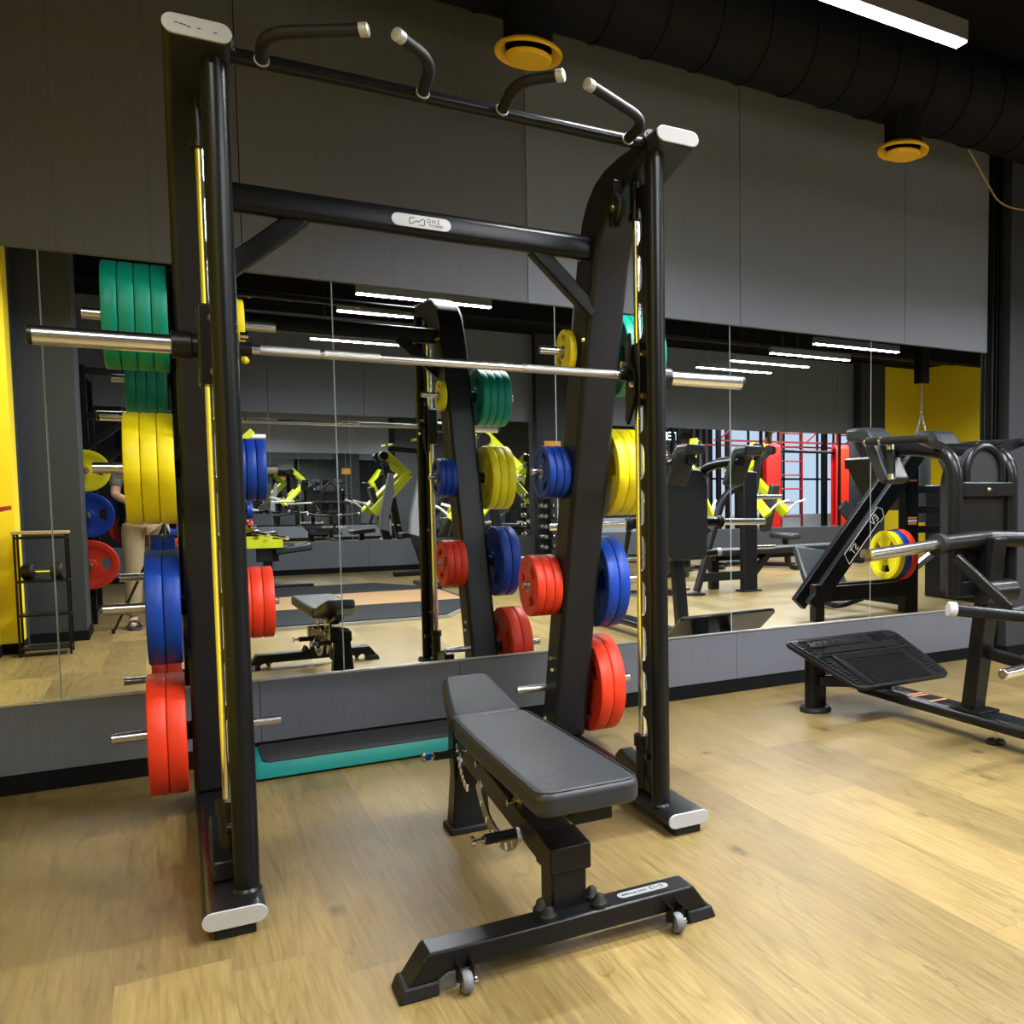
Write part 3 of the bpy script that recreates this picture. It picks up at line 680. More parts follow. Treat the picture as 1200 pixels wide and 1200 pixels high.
def sector(name, x, c, r0, r1, a0, a1, m):
    P = [(x, c[0]+r1*math.cos(a), c[1]+r1*math.sin(a)) for a in [a0+(a1-a0)*k/14 for k in range(15)]]
    Q = [(x, c[0]+r0*math.cos(a), c[1]+r0*math.sin(a)) for a in [a1-(a1-a0)*k/14 for k in range(15)]]
    o = B().prism(P+Q, (.006, 0, 0)).build(name, m, bn, smooth=False)
    h_ = B()
    for k in range(1, 7):
        a = a0+(a1-a0)*k/7; rm = r1-.014
        h_.box((x-.001, c[0]+rm*math.cos(a), c[1]+rm*math.sin(a)), (.002, .006, .02), Matrix.Rotation(a-PI/2, 4, 'X'))
    h_.build('adjustment_slots', 'white', o); return o
sector('adjustment_sector', -.058, (-1.93, .44), .262, .308, math.radians(228), math.radians(322), 'steel')
sector('seat_sector', -.058, (-1.62, .38), .16, .188, math.radians(285), math.radians(345), 'steel')
B().prism([(-.062, y, z) for y, z in ((-1.43, .42), (-1.37, .42), (-1.35, .30), (-1.38, .19), (-1.43, .19), (-1.42, .30))], (.006, 0, 0)).build('seat_bracket', 'satin', bn, bevel=.001)
for y, z, x0, m in ((-2.10, .225, -.185, 'brass'), (-1.41, .290, -.165, 'blue')):
    kb = B().cyl((-.05, y, z), (x0+.04, y, z), .0155, seg=16).build('pull_pin', 'plastic', bn)
    B().lathe([(.007, 0), (.010, 0), (.010, .012), (.006, .014), (.006, .030), (.016, .032), (.016, .040), (0, .040)], (x0+.042, y, z), (-1, 0, 0), 18).build('pin_knob', 'chrome' if m == 'brass' else 'steel', kb)
    if m == 'blue': B().cyl((x0+.03, y, z), (x0+.008, y, z), .0115, seg=16).build('pin_sleeve', 'blue', kb)

# ------------------------------------------------------------------ aerobic step
st = thing('aerobic_step', 'teal aerobic step with dark rubber top lying along the mirror wall', 'aerobic step', (.78, -.213, 0), 0)
sb = B(); a_ = rrect(1.08, .315, .05); c_ = rrect(1.05, .29, .04)
sb.rings([[sb.bm.verts.new((x, y, z)) for x, y in p] for p, z in ((a_, .010), (a_, .03), (rrect(1.07, .305, .05), .055), (c_, .076))], True)
sb.build('step_body', 'teal', st, bevel=.003)
tb = B(); tb.rings([[tb.bm.verts.new((x, y, z)) for x, y in p] for p, z in ((rrect(.94, .292, .02), .07), (rrect(.94, .292, .02), .083), (rrect(.90, .2, .02), .086))], True)
tb.build('rubber_top', 'stepgrey', st, bevel=.002)
rg = B()
for k in range(8): rg.b2((-.46, -.10+k*.027, .0855), (.46, -.094+k*.027, .0885))
rg.build('grip_ribs', 'stepgrey', st)
for s in (-1, 1):
    for q in (-1, 1): B().b2((s*.47-.05, q*.13-.04, 0), (s*.47+(-.05 if s > 0 else .05)+(.0 if 0 else 0), q*.13+.04, .0135)).build('step_foot', 'rubber', st) if False else B().box((s*.40, q*.11, .0055), (.1, .06, .011)).build('step_foot', 'rubber', st)

# ------------------------------------------------------------------ footplate (squat) machine at the right
CX = 3.285
sq = thing('squat_machine', 'black plate-loaded squat machine with ribbed footplate and shoulder pads', 'squat machine', (CX, 0, 0))
X = lambda x: x-CX
def P3(x, y, z): return (x-CX, y, z)
# footplate
q0 = [V(P3(2.77, -.575, .39)), V(P3(3.53, -.60, .395)), V(P3(3.62, -1.00, .185)), V(P3(2.915, -1.06, .20))]
nrm = (q0[1]-q0[0]).cross(q0[2]-q0[1]).normalized()
if nrm.z < 0: nrm = -nrm
def quad(u, v, h=0): return q0[3]*(1-u)*(1-v)+q0[2]*u*(1-v)+q0[1]*u*v+q0[0]*(1-u)*v+nrm*h
rim = fillet_closed([quad(0, 0), quad(1, 0), quad(1, 1), quad(0, 1)], .07)
fpb = B(); fpb.rings([[fpb.bm.verts.new(p-nrm*.022) for p in rim], [fpb.bm.verts.new(p) for p in rim]], True)
plat = fpb.build('footplate', 'plastic', sq, bevel=.004)
r_ = B()
def rib(u0, v0, u1, v1, w_=.006, h_=.006):
    r_.bar(quad(u0, v0, h_/2), quad(u1, v1, h_/2), w_, h_, up=nrm)
for k in range(15):                      # middle field, horizontal ribs
    v = .06+k*.030; rib(.22+.02*k/15, v, .80, v)
for k in range(5):
    d = k*.022
    rib(.20-d, .05, .23-d*.5, .52+d); rib(.23-d*.5, .52+d, .82+d*.3, .52+d)
for k in range(11):
    v = .60+.0*k; rib(.12+k*.012, .66+k*.011, .88, .66+k*.011, .004)
for k in range(16):
    v = .10+k*.05; rib(.03, v, .10, v-.02, .005); rib(.88, v-.02, .965, v, .005)
for k in range(7): rib(.86-.02*k, .62, .86-.02*k, .95, .007)
rib(.04, .04, .04, .95, .012); rib(.04, .62, .93, .62, .012); rib(.17, .04, .20, .6, .012); rib(.1, .8, .66, .8, .008); rib(.1, .93, .66, .93, .008)
r_.build('footplate_ribs', 'plastic', plat)
# lettering on the footplate
pl_ = B(); pl_.rings([[pl_.bm.verts.new(p) for p in (quad(.14, .82, h), quad(.66, .82, h), quad(.66, .92, h), quad(.14, .92, h))] for h in (0, .003)], True); pl_.build('footplate_label', 'black', plat)
u_ = (quad(1, .87)-quad(0, .87)).normalized(); v_ = nrm.cross(u_)
R_ = Matrix((u_, v_, nrm)).transposed().to_euler()
text('FITNESS', .055, 'letter', plat, quad(.42, .87, .004), R_, .0012, space=1.25)
tx = text('D', .05, 'letter', plat, quad(.17, .88, .004), R_, .001)
# supports
B().sweep([P3(2.948, -.64, .03), P3(2.948, -.64, .36)], stadium(.13, .07), up=(0, 1, 0)).build('front_leg', 'satin', sq)
B().lathe([(.085, 0), (.088, .01), (.08, .026), (.0, .026)], P3(2.948, -.64, .0), (0, 0, 1), 28).build('leg_foot', 'rubber', sq)
B().bar(P3(2.95, -.66, .17), P3(3.25, -.78, .15), .06, .06).build('cross_tube', 'satin', sq, bevel=.006)
B().bar(P3(3.27, -.80, .12), P3(3.27, -.86, .25), .1, .04, up=(1, 0, 0)).build('footplate_bracket', 'satin', sq, bevel=.005)
rail = B().sweep([P3(3.27, -.70, .105), P3(3.27, -3.05, .105)], stadium(.165, .06)).build('floor_rail', 'satin', sq)
for y in (-1.08, -1.12, -1.25): B().b2(P3(3.21, y, .1352), P3(3.32, y-.014, .1362)).build('warning_sticker', 'sticker', rail, smooth=False)
for y in (-1.64, -2.95):
    g = B().lathe([(.046, 0), (.048, .008), (.04, .018), (.012, .022), (.0, .022)], P3(3.27, y, 0), (0, 0, 1), 24).build('levelling_foot', 'rubber', sq)
    B().lathe([(.007, .02), (.007, .08), (0, .08)], P3(3.27, y, 0), (0, 0, 1), 10).build('foot_screw', 'brass', g)
B().b2(P3(3.20, -1.40, .134), P3(3.34, -1.60, .146)).build('post_flange', 'satin', sq, bevel=.002)
B().bar(P3(3.27, -1.49, .14), P3(3.27, -1.62, .98), .085, .085, up=(0, 1, 0)).build('main_post', 'satin', sq, bevel=.008, seg=3)
# sleeve arms (V)
for s in (-1, 1):
    i_ = V((s*.393, -1.628, .955)); o_ = V((s*.929, -1.80, .939)); d = (o_-i_).normalized(); c0 = V((0, -1.56, .966))
    B().cyl(c0+V((s*.0, 0, 0)), i_-d*.01, .040, seg=24).build('loading_arm', 'satin', sq)
    cl = B().lathe([(.040, -.036), (.047, -.034), (.047, -.014), (.041, -.012), (.041, -.006), (.050, -.004), (.050, .012), (.027, .014)], i_, d, 28).build('arm_collar', 'rubber', sq)
    sl = B().cyl(i_, o_, .0255, seg=28).build('weight_sleeve', 'sleeve', sq)
    B().lathe([(.0255, 0), (.0255, .002), (.019, .005), (.008, .005), (.008, .001), (0, .001)], o_, d, 24).build('sleeve_end', 'steel', sl)
    # curved side frame tubes
    B().tube([(s*.20, -.98, 1.41), (s*.19, -1.30, 1.40), (s*.185, -1.53, 1.36), (s*.185, -1.53, .90), (s*.185, -1.53, .70)], .036, 16, fil=.24).build('side_frame', 'satin', sq)
    # shoulder pad : slanted front slab and flat top
    pr = [(-.83, 1.22), (-.92, 1.30), (-.985, 1.50), (-1.17, 1.52), (-1.17, 1.455), (-1.05, 1.44), (-1.00, 1.27), (-.90, 1.18)]
    pr = [(-.86, 1.515), (-1.00, 1.515), (-1.045, 1.49), (-1.20, 1.25), (-1.15, 1.225), (-1.11, 1.25), (-.985, 1.44), (-.86, 1.45)]
    sp = B().prism([(s*.235-.075, y, z) for y, z in pr], (.15, 0, 0)).build('shoulder_pad', 'leather', sq, bevel=.018, seg=3)
    B().b2((s*.235-.04, -1.15, 1.36), (s*.235+.04, -1.08, 1.42)).build('pad_bracket', 'satin', sp)
    # hand grips
    h1 = B().tube([(s*.335, -1.52, 1.435), (s*.335, -1.20, 1.437), (s*.335, -1.06, 1.437)], .019, 14, fil=.05).build('hand_grip', 'rubber', sq)
    h2 = B().cyl((s*.30, -1.20, 1.43), (s*.30, -1.215, 1.255), .019, seg=16).build('hand_grip', 'rubber', sq)
    for p, q in (((s*.30, -1.201, 1.42), (s*.30, -1.203, 1.395)), ((s*.30, -1.212, 1.275), (s*.30, -1.2155, 1.25))): B().cyl(p, q, .0205, seg=16).build('grip_ring', 'steel', h2)
    for yy in (-1.058, -1.17): B().cyl((s*.335, yy, 1.437), (s*.335, yy-.018, 1.437), .0208, seg=16).build('grip_ring', 'steel', h1)
    B().bar((s*.335, -1.45, 1.435), (s*.18, -1.45, 1.39), .04, .04).build('grip_bracket', 'satin', sq)
    # lower hand lever with end cap
    B().tube([(s*.54, -1.86, .70), (s*.20, -1.99, .655), (s*.05, -2.0, .65)], .026, 16, fil=.1).build('release_lever', 'satin', sq)
    B().lathe([(.026, -.03), (.033, -.028), (.033, 0), (.028, .004), (0, .004)], (s*.545, -1.858, .7005), (s*.93, .36, .1), 24).build('lever_cap', 'cap', sq)
    B().bar((s*.35, -1.70, .90), (s*.27, -1.95, .69), .045, .035, up=(s, 0, .3)).build('lever_brace', 'satin', sq, bevel=.006)
    # storage peg low, roller
    pg_ = B().cyl((s*.03, -1.86, .40), (s*.26, -1.90, .40), .0245, seg=24).build('storage_peg', 'chrome', sq)
    B().lathe([(.0245, 0), (.02, .004), (.006, .004), (.006, 0), (0, 0)], (s*.26, -1.90, .40), (s, -.15, 0), 20).build('peg_end', 'steel', pg_)
    B().lathe([(.0, .0), (.022, .0), (.025, -.006), (.025, -.02), (.030, -.022), (.030, -.03), (.018, -.032), (.018, -.20), (0, -.2)], (s*.285, -1.93, .67), (s, -.3, 0), 20).build('roller', 'steel', sq)
B().bar((0, -1.86, .40), (0, -1.58, .42), .05, .05).build('peg_bracket', 'satin', sq, bevel=.004)
# back pad, head pad with arch, plates
B().prism([(x, -1.40, z) for x, z in [(p.x, p.z) for p in fillet_closed([V((-.16, 0, .68)), V((.16, 0, .68)), V((.17, 0, 1.25)), V((.12, 0, 1.36)), V((-.12, 0, 1.36)), V((-.17, 0, 1.25))], .06)]], (0, -.075, 0)).build('back_pad', 'leather', sq, bevel=.018, seg=3)
arch = [(-.118, 1.16)] + [(.118*math.cos(a), 1.285+.118*math.sin(a)) for a in [PI-PI*k/14 for k in range(15)]] + [(.118, 1.16)]
B().tube([(x, -1.535, z) for x, z in arch], .018, 14, up=(0, 1, 0)).build('head_frame', 'satin', sq)
B().prism([(x*.93, -1.46, z) for x, z in arch], (0, -.07, 0)).build('head_pad', 'leather', sq, bevel=.012, seg=3)
cb = B().b2((-.17, -1.515, 1.165), (.17, -1.565, 1.235)).build('upper_crossbar', 'satin', sq, bevel=.008, seg=3)
B().lathe([(.0, .008), (.007, .008), (.011, 0)], (0.0, -1.566, 1.20), (0, -1, 0), 10).build('crossbar_bolt', 'chrome', cb)
B().b2((-.16, -1.50, .72), (.16, -1.53, 1.17)).build('back_panel', 'black', sq, bevel=.004)
B().b2((-.18, -1.50, .70), (.18, -1.56, .77)).build('lower_crossbar', 'satin', sq, bevel=.006)
B().lathe([(.0, -.1), (.055, -.1), (.055, .1), (0, .1)], (0, -1.62, .72), (1, 0, 0), 24).build('pivot_housing', 'satin', sq)

# ------------------------------------------------------------------ things seen in the mirrors, standing behind the camera
# lifting platform
pf = thing('lifting_platform', 'octagonal lifting platform with black rubber bands and a wooden middle', 'lifting platform', (1.5, -6.1, 0))
oc = [(-1.2, 1.1), (-.75, 1.85), (.75, 1.85), (1.3, .9), (1.3, -.9), (.75, -1.85), (-.75, -1.85), (-1.2, -1.1)]
B().prism([(x, y, 0) for x, y in oc], (0, 0, .028)).build('frame_rim', 'alu', pf, smooth=False)
B().prism([(x*.965, y*.975, .02) for x, y in oc], (0, 0, .018)).build('rubber_surface', 'matblack', pf, smooth=False)
B().b2((-1.1, -.62, .036), (1.22, .62, .0405)).build('wooden_insert', 'wood', pf, smooth=False)

# shelf by the yellow wall
sh = thing('wire_shelf', 'small black wire shelf with pale wooden top by the yellow wall', 'shelf', (-.77, -3.98, 0))
for x in (-.15, .15):
    for y in (-.1, .1): B().b2((x-.007, y-.007, 0), (x+.007, y+.007, .9)).build('post', 'satin', sh, smooth=False)
for z in (.05, .3, .55, .87):
    b = B()
    for y in (-.1, .1): b.b2((-.15, y-.006, z-.006), (.15, y+.006, z+.006))
    for x in (-.15, .15): b.b2((x-.006, -.1, z-.006), (x+.006, .1, z+.006))
    b.build('rail', 'satin', sh, smooth=False)
B().b2((-.165, -.115, .9), (.165, .115, .918)).build('top_board', 'shelfwood', sh, smooth=False)
for z in (.062, .306, .556): B().b2((-.145, -.095, z-.004), (.145, .095, z+.002)).build('shelf_board', 'black', sh, smooth=False)
def dumbbell(loc, rz, lab, r=.055, grp='dumbbells', m='rubber'):
    t = thing('dumbbell', lab, 'dumbbell', loc, rz, grp)
    B().cyl((-.06, 0, r), (.06, 0, r), .014, seg=12).build('handle', 'chrome', t)
    for s in (-1, 1): B().lathe([(0, 0), (r*.8, 0), (r, .012), (r, .06), (r*.8, .072), (0, .072)], (s*.055, 0, r), (s, 0, 0), 16).build('head', m, t)
    return t
dumbbell((-.77, -3.98, .5585), .2, 'black dumbbell on the wire shelf by the yellow wall', .06, 'dumbbells on the wire shelf')
tag(B().prism([(-1.049, -3.6, 1.05), (-1.049, -3.95, 1.05), (-.93, -3.95, 1.08), (-.93, -3.6, 1.08)], (0, 0, .03)).build('wall_shelf', 'redpaint', bevel=.003), 'small red and black ledge fixed to the yellow wall', 'ledge')

# tripod with camera, photographer
tp = thing('tripod', 'black camera tripod standing beside the photographer', 'tripod', (0, -4.72, 0))
for a in (205, 325, 85):
    a = math.radians(a); e = V((.44*math.cos(a), .40*math.sin(a) - (.0 if a > 2 else .12), .01))
    if a < 2: e = V((.02, .30, .01))
    lg_ = B().tube([(0, 0, .92), e*.5+V((0, 0, .46)), e], .013, 10, scales=[1, .9, .7]).build('leg', 'plastic', tp)
    B().lathe([(0, -.01), (.014, -.01), (.016, .02), (.01, .03), (0, .03)], e, (0, 0, 1), 10).build('rubber_tip', 'rubber', lg_)
B().cyl((0, 0, .78), (0, 0, 1.06), .013, seg=12).build('centre_column', 'plastic', tp)
B().box((0, 0, 1.075), (.06, .06, .05)).build('head', 'plastic', tp, bevel=.008)
cf = V((math.sin(math.radians(32.8)), math.cos(math.radians(32.8)), 0))
cm_ = thing('photo_camera', 'black photo camera mounted on the tripod', 'camera', (-.05, -4.73, 1.102), math.radians(-32.8))
B().b2((-.07, -.05, 0), (.07, .02, .09)).build('camera_body', 'plastic', cm_, bevel=.01)
B().b2((-.03, -.04, .088), (.03, .015, .115)).build('viewfinder', 'plastic', cm_, bevel=.006)
B().cyl((0, .02, .045), (0, .062, .045), .034, seg=20).build('lens', 'plastic', cm_)

def person(loc, rz):
    t = thing('person', 'person in beige trousers, grey shirt and sandals standing behind the tripod', 'person', loc, rz)
    def skin(name, J, E, m, sub=2):
        me = bpy.data.meshes.new(name); me.from_pydata([j[:3] for j in J], E, []); o = bpy.data.objects.new(name, me); C.objects.link(o); o.parent = t
        me.materials.append(M[m]); md = o.modifiers.new('skin', 'SKIN'); me.skin_vertices.new() if not me.skin_vertices else None
        for k, j in enumerate(J):
            sv = me.skin_vertices[0].data[k]; sv.radius = (j[3], j[4] if len(j) > 4 else j[3]); sv.use_root = (k == 0)
        md.use_smooth_shade = True
        s_ = o.modifiers.new('sub', 'SUBSURF'); s_.levels = sub; s_.render_levels = sub; return o
    # legs and hips (trousers)
    # body in skin tone: neck, head, arms, torso core, feet
    J = [(0, 0, .98, .13, .09), (0, 0, 1.2, .12, .085), (0, -.01, 1.38, .15, .085), (0, 0, 1.48, .06), (0, .01, 1.56, .055), (0, .02, 1.62, .078, .085), (0, .02, 1.71, .078, .09), (0, .01, 1.76, .05),
         (.17, 0, 1.42, .05), (.215, .0, 1.18, .04), (.16, .24, 1.10, .03), (.13, .30, 1.10, .028), (-.17, 0, 1.42, .05), (-.215, .0, 1.18, .04), (-.14, .24, 1.12, .03), (-.10, .30, 1.12, .028),
         (.09, 0, .90, .09), (.10, .01, .50, .055), (.11, -.01, .10, .035), (.12, .03, .055, .036), (.13, .15, .04, .034), (-.09, 0, .90, .09), (-.10, .01, .50, .055), (-.12, -.01, .10, .035), (-.13, .03, .055, .036), (-.15, .15, .04, .034)]
    E_ = [(0, 1), (1, 2), (2, 3), (3, 4), (4, 5), (5, 6), (6, 7), (2, 8), (8, 9), (9, 10), (10, 11), (2, 12), (12, 13), (13, 14), (14, 15), (0, 16), (16, 17), (17, 18), (18, 19), (19, 20), (0, 21), (21, 22), (22, 23), (23, 24), (24, 25)]
    skin('body', J, E_, 'skin')
    for s in (-1, 1):
        for k in range(5):
            x0 = s*.115+(k-2)*.011; z0 = 1.11
            skin('finger', [(x0, .31, z0, .010), (x0+(k-2)*.003, .345, z0+.004, .0085), (x0+(k-2)*.004, .365, z0-.012, .007)] if k < 4 else [(s*.085, .29, z0, .010), (s*.07, .32, z0+.01, .009), (s*.066, .34, z0+.012, .008)], [(0, 1), (1, 2)], 'skin', 1)
    J = [(0, 0, 1.0, .150, .105), (.095, 0, .88, .105, .105), (.103, .012, .50, .078), (.113, -.005, .13, .066), (.113, -.005, .11, .066), (-.095, 0, .88, .105, .105), (-.103, .012, .50, .078), (-.123, -.005, .13, .066), (-.123, -.005, .11, .066)]
    skin('trousers', J, [(0, 1), (1, 2), (2, 3), (3, 4), (0, 5), (5, 6), (6, 7), (7, 8)], 'trousers')
    J = [(0, 0, 1.0, .155, .108), (0, 0, 1.2, .145, .10), (0, -.01, 1.40, .16, .095), (0, 0, 1.45, .09), (.17, 0, 1.41, .066), (.205, .0, 1.24, .058), (-.17, 0, 1.41, .066), (-.205, .0, 1.24, .058)]
    skin('shirt', J, [(0, 1), (1, 2), (2, 3), (2, 4), (4, 5), (2, 6), (6, 7)], 'shirt')
    b = B(); b.lathe([(0, .10), (.05, .095), (.088, .05), (.094, 0), (.090, -.04), (.07, -.05)], (0, .005, 1.70), (0, -.15, 1), 24); b.build('hair', 'hair', t)
    for s in (-1, 1):
        B().lathe([(0, .009), (.008, .006), (.011, 0)], (s*.032, .105, 1.69), (0, 1, 0), 12).build('eye', 'white', t)
        B().lathe([(0, .02), (.018, .01), (.02, -.01), (0, -.02)], (s*.083, .015, 1.67), (s, 0, 0), 12).build('ear', 'skin', t)
        x = s*.13
        B().prism([(x+u-.0, y, 0) for u, y in [(p[0], p[1]+.06) for p in stadium(.10, .10)] ] if 0 else [(x-.045, -.06, 0), (x+.045, -.06, 0), (x+.052, .16, 0), (x+.03, .21, 0), (x-.03, .21, 0), (x-.05, .16, 0)], (0, 0, .018)).build('sandal_sole', 'sandal', t, bevel=.004)
        B().tube([(x-.05, .13, .018), (x-.03, .13, .075), (x+.03, .13, .075), (x+.05, .13, .018)], .012, 8, fil=.03).build('sandal_strap', 'sandal', t)
    B().prism([(-.012, .10, 1.655), (.012, .10, 1.655), (0, .098, 1.70)], (0, .022, -.004)).build('nose', 'skin', t, bevel=.004)
    B().box((0, .104, 1.628), (.045, .008, .008)).build('mouth', 'redvinyl', t, bevel=.003)
    return t
person((-.14, -5.22, 0), math.radians(-8))

# half rack with plates seen between pillar and green plates
hr = thing('plate_rack', 'black steel rack holding coloured plates in the left mirror', 'rack', (-.25, -6.15, 0))
for x in (-.33, .35):
    for y in (-.45, .45):
        B().b2((x-.035, y-.035, 0), (x+.035, y+.035, 2.35)).build('post', 'satin', hr, smooth=False)
for z in (2.3, .06):
    for x in (-.33, .35): B().b2((x-.03, -.45, z-.03), (x+.03, .45, z+.03)).build('side_rail', 'satin', hr, smooth=False)
for z in (2.3, 1.9): B().b2((-.33, .42, z-.03), (.35, .48, z+.03)).build('cross_rail', 'satin', hr, smooth=False)
B().bar((-.33, .45, 1.6), (.1, .45, 1.95), .05, .05).build('diagonal_brace', 'satin', hr)
B().bar((-.33, .2, 1.4), (.2, .2, 1.8), .05, .05).build('diagonal_brace', 'satin', hr)
nm = {'yellow': 'yellow', 'blue': 'blue', 'red': 'red'}
for z, m, D in ((1.40, 'yellow', .378), (1.0, 'blue', .41), (.55, 'red', .447)):
    for x in (-.33, .35):
        B().cyl((x, .48, z), (x, .70, z), .018, seg=14).build('plate_peg', 'steel', hr)
        T = {'yellow': .046, 'blue': .051, 'red': .06}[m]
        plate(D, T, m, (-.25+x, -6.15+.49+T/2, z-.001), (.6, 0, PI/2), f'{m} weight plate facing the mirror on the black rack, {"pillar" if x < 0 else "photographer"} side', f'{m} plates on the black rack')

# leg press with diagonal beam
lpz = thing('leg_press', 'black leg press with slanted beam, tilted seat and white outlined lettering', 'leg press', (5.6, -2.6, 0))
L = lambda x, y, z: (x-5.6, -y+2.6, z)     # given as mirror-side coordinates
for dy in (0, .22):
    bm1 = B().bar(L(4.93, 2.10+dy, .14), L(6.22, 2.10+dy, 1.56), .07, .15, up=(0, 0, 1)).build('slanted_beam', 'satin', lpz, bevel=.008)
    if dy == 0: B().bar(L(4.99, 2.10+dy, .0), L(4.99, 2.10+dy, .34), .1, .1, up=(0, 1, 0)).build('front_leg', 'satin', lpz, bevel=.006)
    B().bar(L(5.0, 2.12+dy, .24), L(6.2, 2.12+dy, .24), .08, .14, up=(0, 0, 1)).build('lower_rail', 'satin', lpz, bevel=.006)
    if dy == 0: pst = B().b2(L(6.05, 2.09+dy, 0), L(6.22, 2.20+dy, 1.50)).build('rear_post', 'satin', lpz, bevel=.006)
    if dy == 0:
        d = V((1.29, 0, 1.42)).normalized(); nx = V((-d.z, 0, d.x))
        fr_ = V(L(5.50, 2.063, .7674)); pp = [(-.30, -.05), (.22, -.05), (.24, -.065), (.30, -.065), (.34, .0), (.31, .058), (-.27, .058)]
        P_ = [fr_+d*a+nx*b_ for a, b_ in pp]; P_.append(P_[0])
        B().sweep(P_, [(-.004, -.001), (.004, -.001), (.004, .001), (-.004, .001)], up=(0, 1, 0)).build('logo_outline', 'whiteletter', bm1, smooth=False)
        Re = Matrix((-d, V((0, 0, 0))-nx, V((0, 1, 0)))).transposed()
        Rm = Matrix((-d, nx.cross(d).cross(-d) if 0 else V((0, 1, 0)).cross(-d), V((0, 1, 0)))).transposed()
        text('ST', .10, 'whiteletter', bm1, fr_+d*(-.16), Rm.to_euler(), .001); text('EV', .10, 'whiteletter', bm1, fr_+d*.20, Rm.to_euler(), .001)
        for z, h_ in ((1.28, .02), (.92, .015), (.86, .02)): B().b2(L(6.08, 2.089, z), L(6.19, 2.085, z+h_)).build('warning_sticker', 'sticker', pst, smooth=False)
        B().b2(L(6.08, 2.089, .885), L(6.19, 2.085, .91)).build('white_sticker', 'white', pst)
B().bar(L(6.13, 2.1, 1.46), L(6.13, 3.1, 1.46), .08, .08).build('top_cross_tube', 'satin', lpz)
B().bar(L(6.13, 2.1, .1), L(6.13, 3.1, .1), .08, .08).build('rear_cross_tube', 'satin', lpz)
B().bar(L(5.76, 3.2, .56), L(5.62, 2.72, .12), .50, .08, up=(0, 1, .8)).build('seat_pad', 'leather', lpz, bevel=.02)
B().bar(L(5.10, 2.58, .98), L(5.28, 2.58, .62), .40, .08, up=(0, 0, 1)).build('back_pad', 'leather', lpz, bevel=.02) if False else None
B().tube([L(5.85, 3.55, .04), L(5.72, 3.0, .04), L(5.62, 2.6, .04), L(5.85, 2.5, .12)], .03, 12, fil=.12).build('floor_loop', 'satin', lpz)
B().tube([L(5.33, 2.62, .26), L(5.36, 2.60, .50), L(5.46, 2.60, .53), L(5.56, 2.6, .34)], .016, 10, fil=.05).build('hand_lever', 'rubber', lpz)
B().bar(L(5.98, 2.58, 1.52), L(6.32, 2.58, 1.0), .75, .05, up=(0, 0, 1)).build('press_plate', 'black', lpz, bevel=.01)
for z in (1.2, 1.0, .8): B().bar(L(6.2, 2.3, z), L(7.3, 2.3, z), .06, .07).build('carriage_tube', 'satin', lpz)
B().b2(L(7.2, 2.1, 0), L(7.3, 3.05, 1.25)).build('rear_frame', 'satin', lpz, bevel=.01)
B().bar(L(6.2, 2.5, .2), L(7.2, 2.5, .75), .06, .06).build('diagonal_tube', 'steel', lpz)
B().cyl(L(6.06, 2.14, .575), L(5.60, 2.14, .575), .0245, seg=18).build('plate_peg', 'chrome', lpz)
for k, (m, D, T) in enumerate((('red', .50, .07), ('blue', .485, .07), ('yellow', .47, .07))):
    plate(D, T, m, (6.0-.073*k, -2.14, .5715), (.3+k, 0, 0), f'{m} weight plate on the leg press peg', 'plates on the leg press')

# flat press bench with tall post
fbn = thing('press_bench', 'long flat padded bench joined to a tall flat post with chrome peg', 'bench', (5.83, -4.6, 0))
L = lambda x, y, z: (x-5.83, -y+4.6, z)
B().b2(L(5.74, 4.56, 0), L(5.93, 4.66, 1.42)).build('tall_post', 'column', fbn, bevel=.01)
B().b2(L(5.70, 4.52, 0), L(5.97, 4.70, .02)).build('post_foot', 'rubber', fbn, bevel=.004)
B().tube([L(5.78, 4.62, 1.28), L(5.50, 4.62, 1.15), L(5.38, 4.62, .8), L(5.12, 4.60, .04)], .045, 12, fil=.2).build('curved_leg', 'column', fbn)
B().lathe([(.11, 0), (.11, .02), (0, .02)], L(5.11, 4.60, 0), (0, 0, 1), 24).build('leg_foot', 'rubber', fbn)
B().bar(L(5.2, 4.6, .2), L(5.8, 4.6, .2), .07, .1).build('low_crossbar', 'column', fbn)
B().bar(L(5.9, 4.75, .1), L(6.3, 4.85, .45), .06, .08).build('seat_strut', 'column', fbn)
B().bar(L(5.45, 4.85, .46), L(7.55, 5.05, .46), .30, .08).build('bench_pad', 'leather', fbn, bevel=.02)
B().bar(L(5.5, 4.86, .39), L(7.5, 5.05, .39), .08, .06).build('bench_rail', 'column', fbn)
B().b2(L(7.4, 5.0, 0), L(7.56, 5.12, .42)).build('end_leg', 'column', fbn, bevel=.01)
B().b2(L(5.55, 5.0, 0), L(5.66, 5.1, .4)).build('rear_leg', 'column', fbn, bevel=.01)
B().cyl(L(5.2, 4.5, 1.0), L(5.36, 4.5, 1.0), .03, seg=12).build('handle', 'orange', fbn) if False else None
B().cyl(L(5.93, 4.6, 1.12), L(6.3, 4.6, 1.12), .028, seg=16).build('chrome_peg', 'chrome', fbn)
B().cyl(L(5.93, 4.6, .52), L(6.2, 4.6, .52), .025, seg=16).build('chrome_peg', 'chrome', fbn)

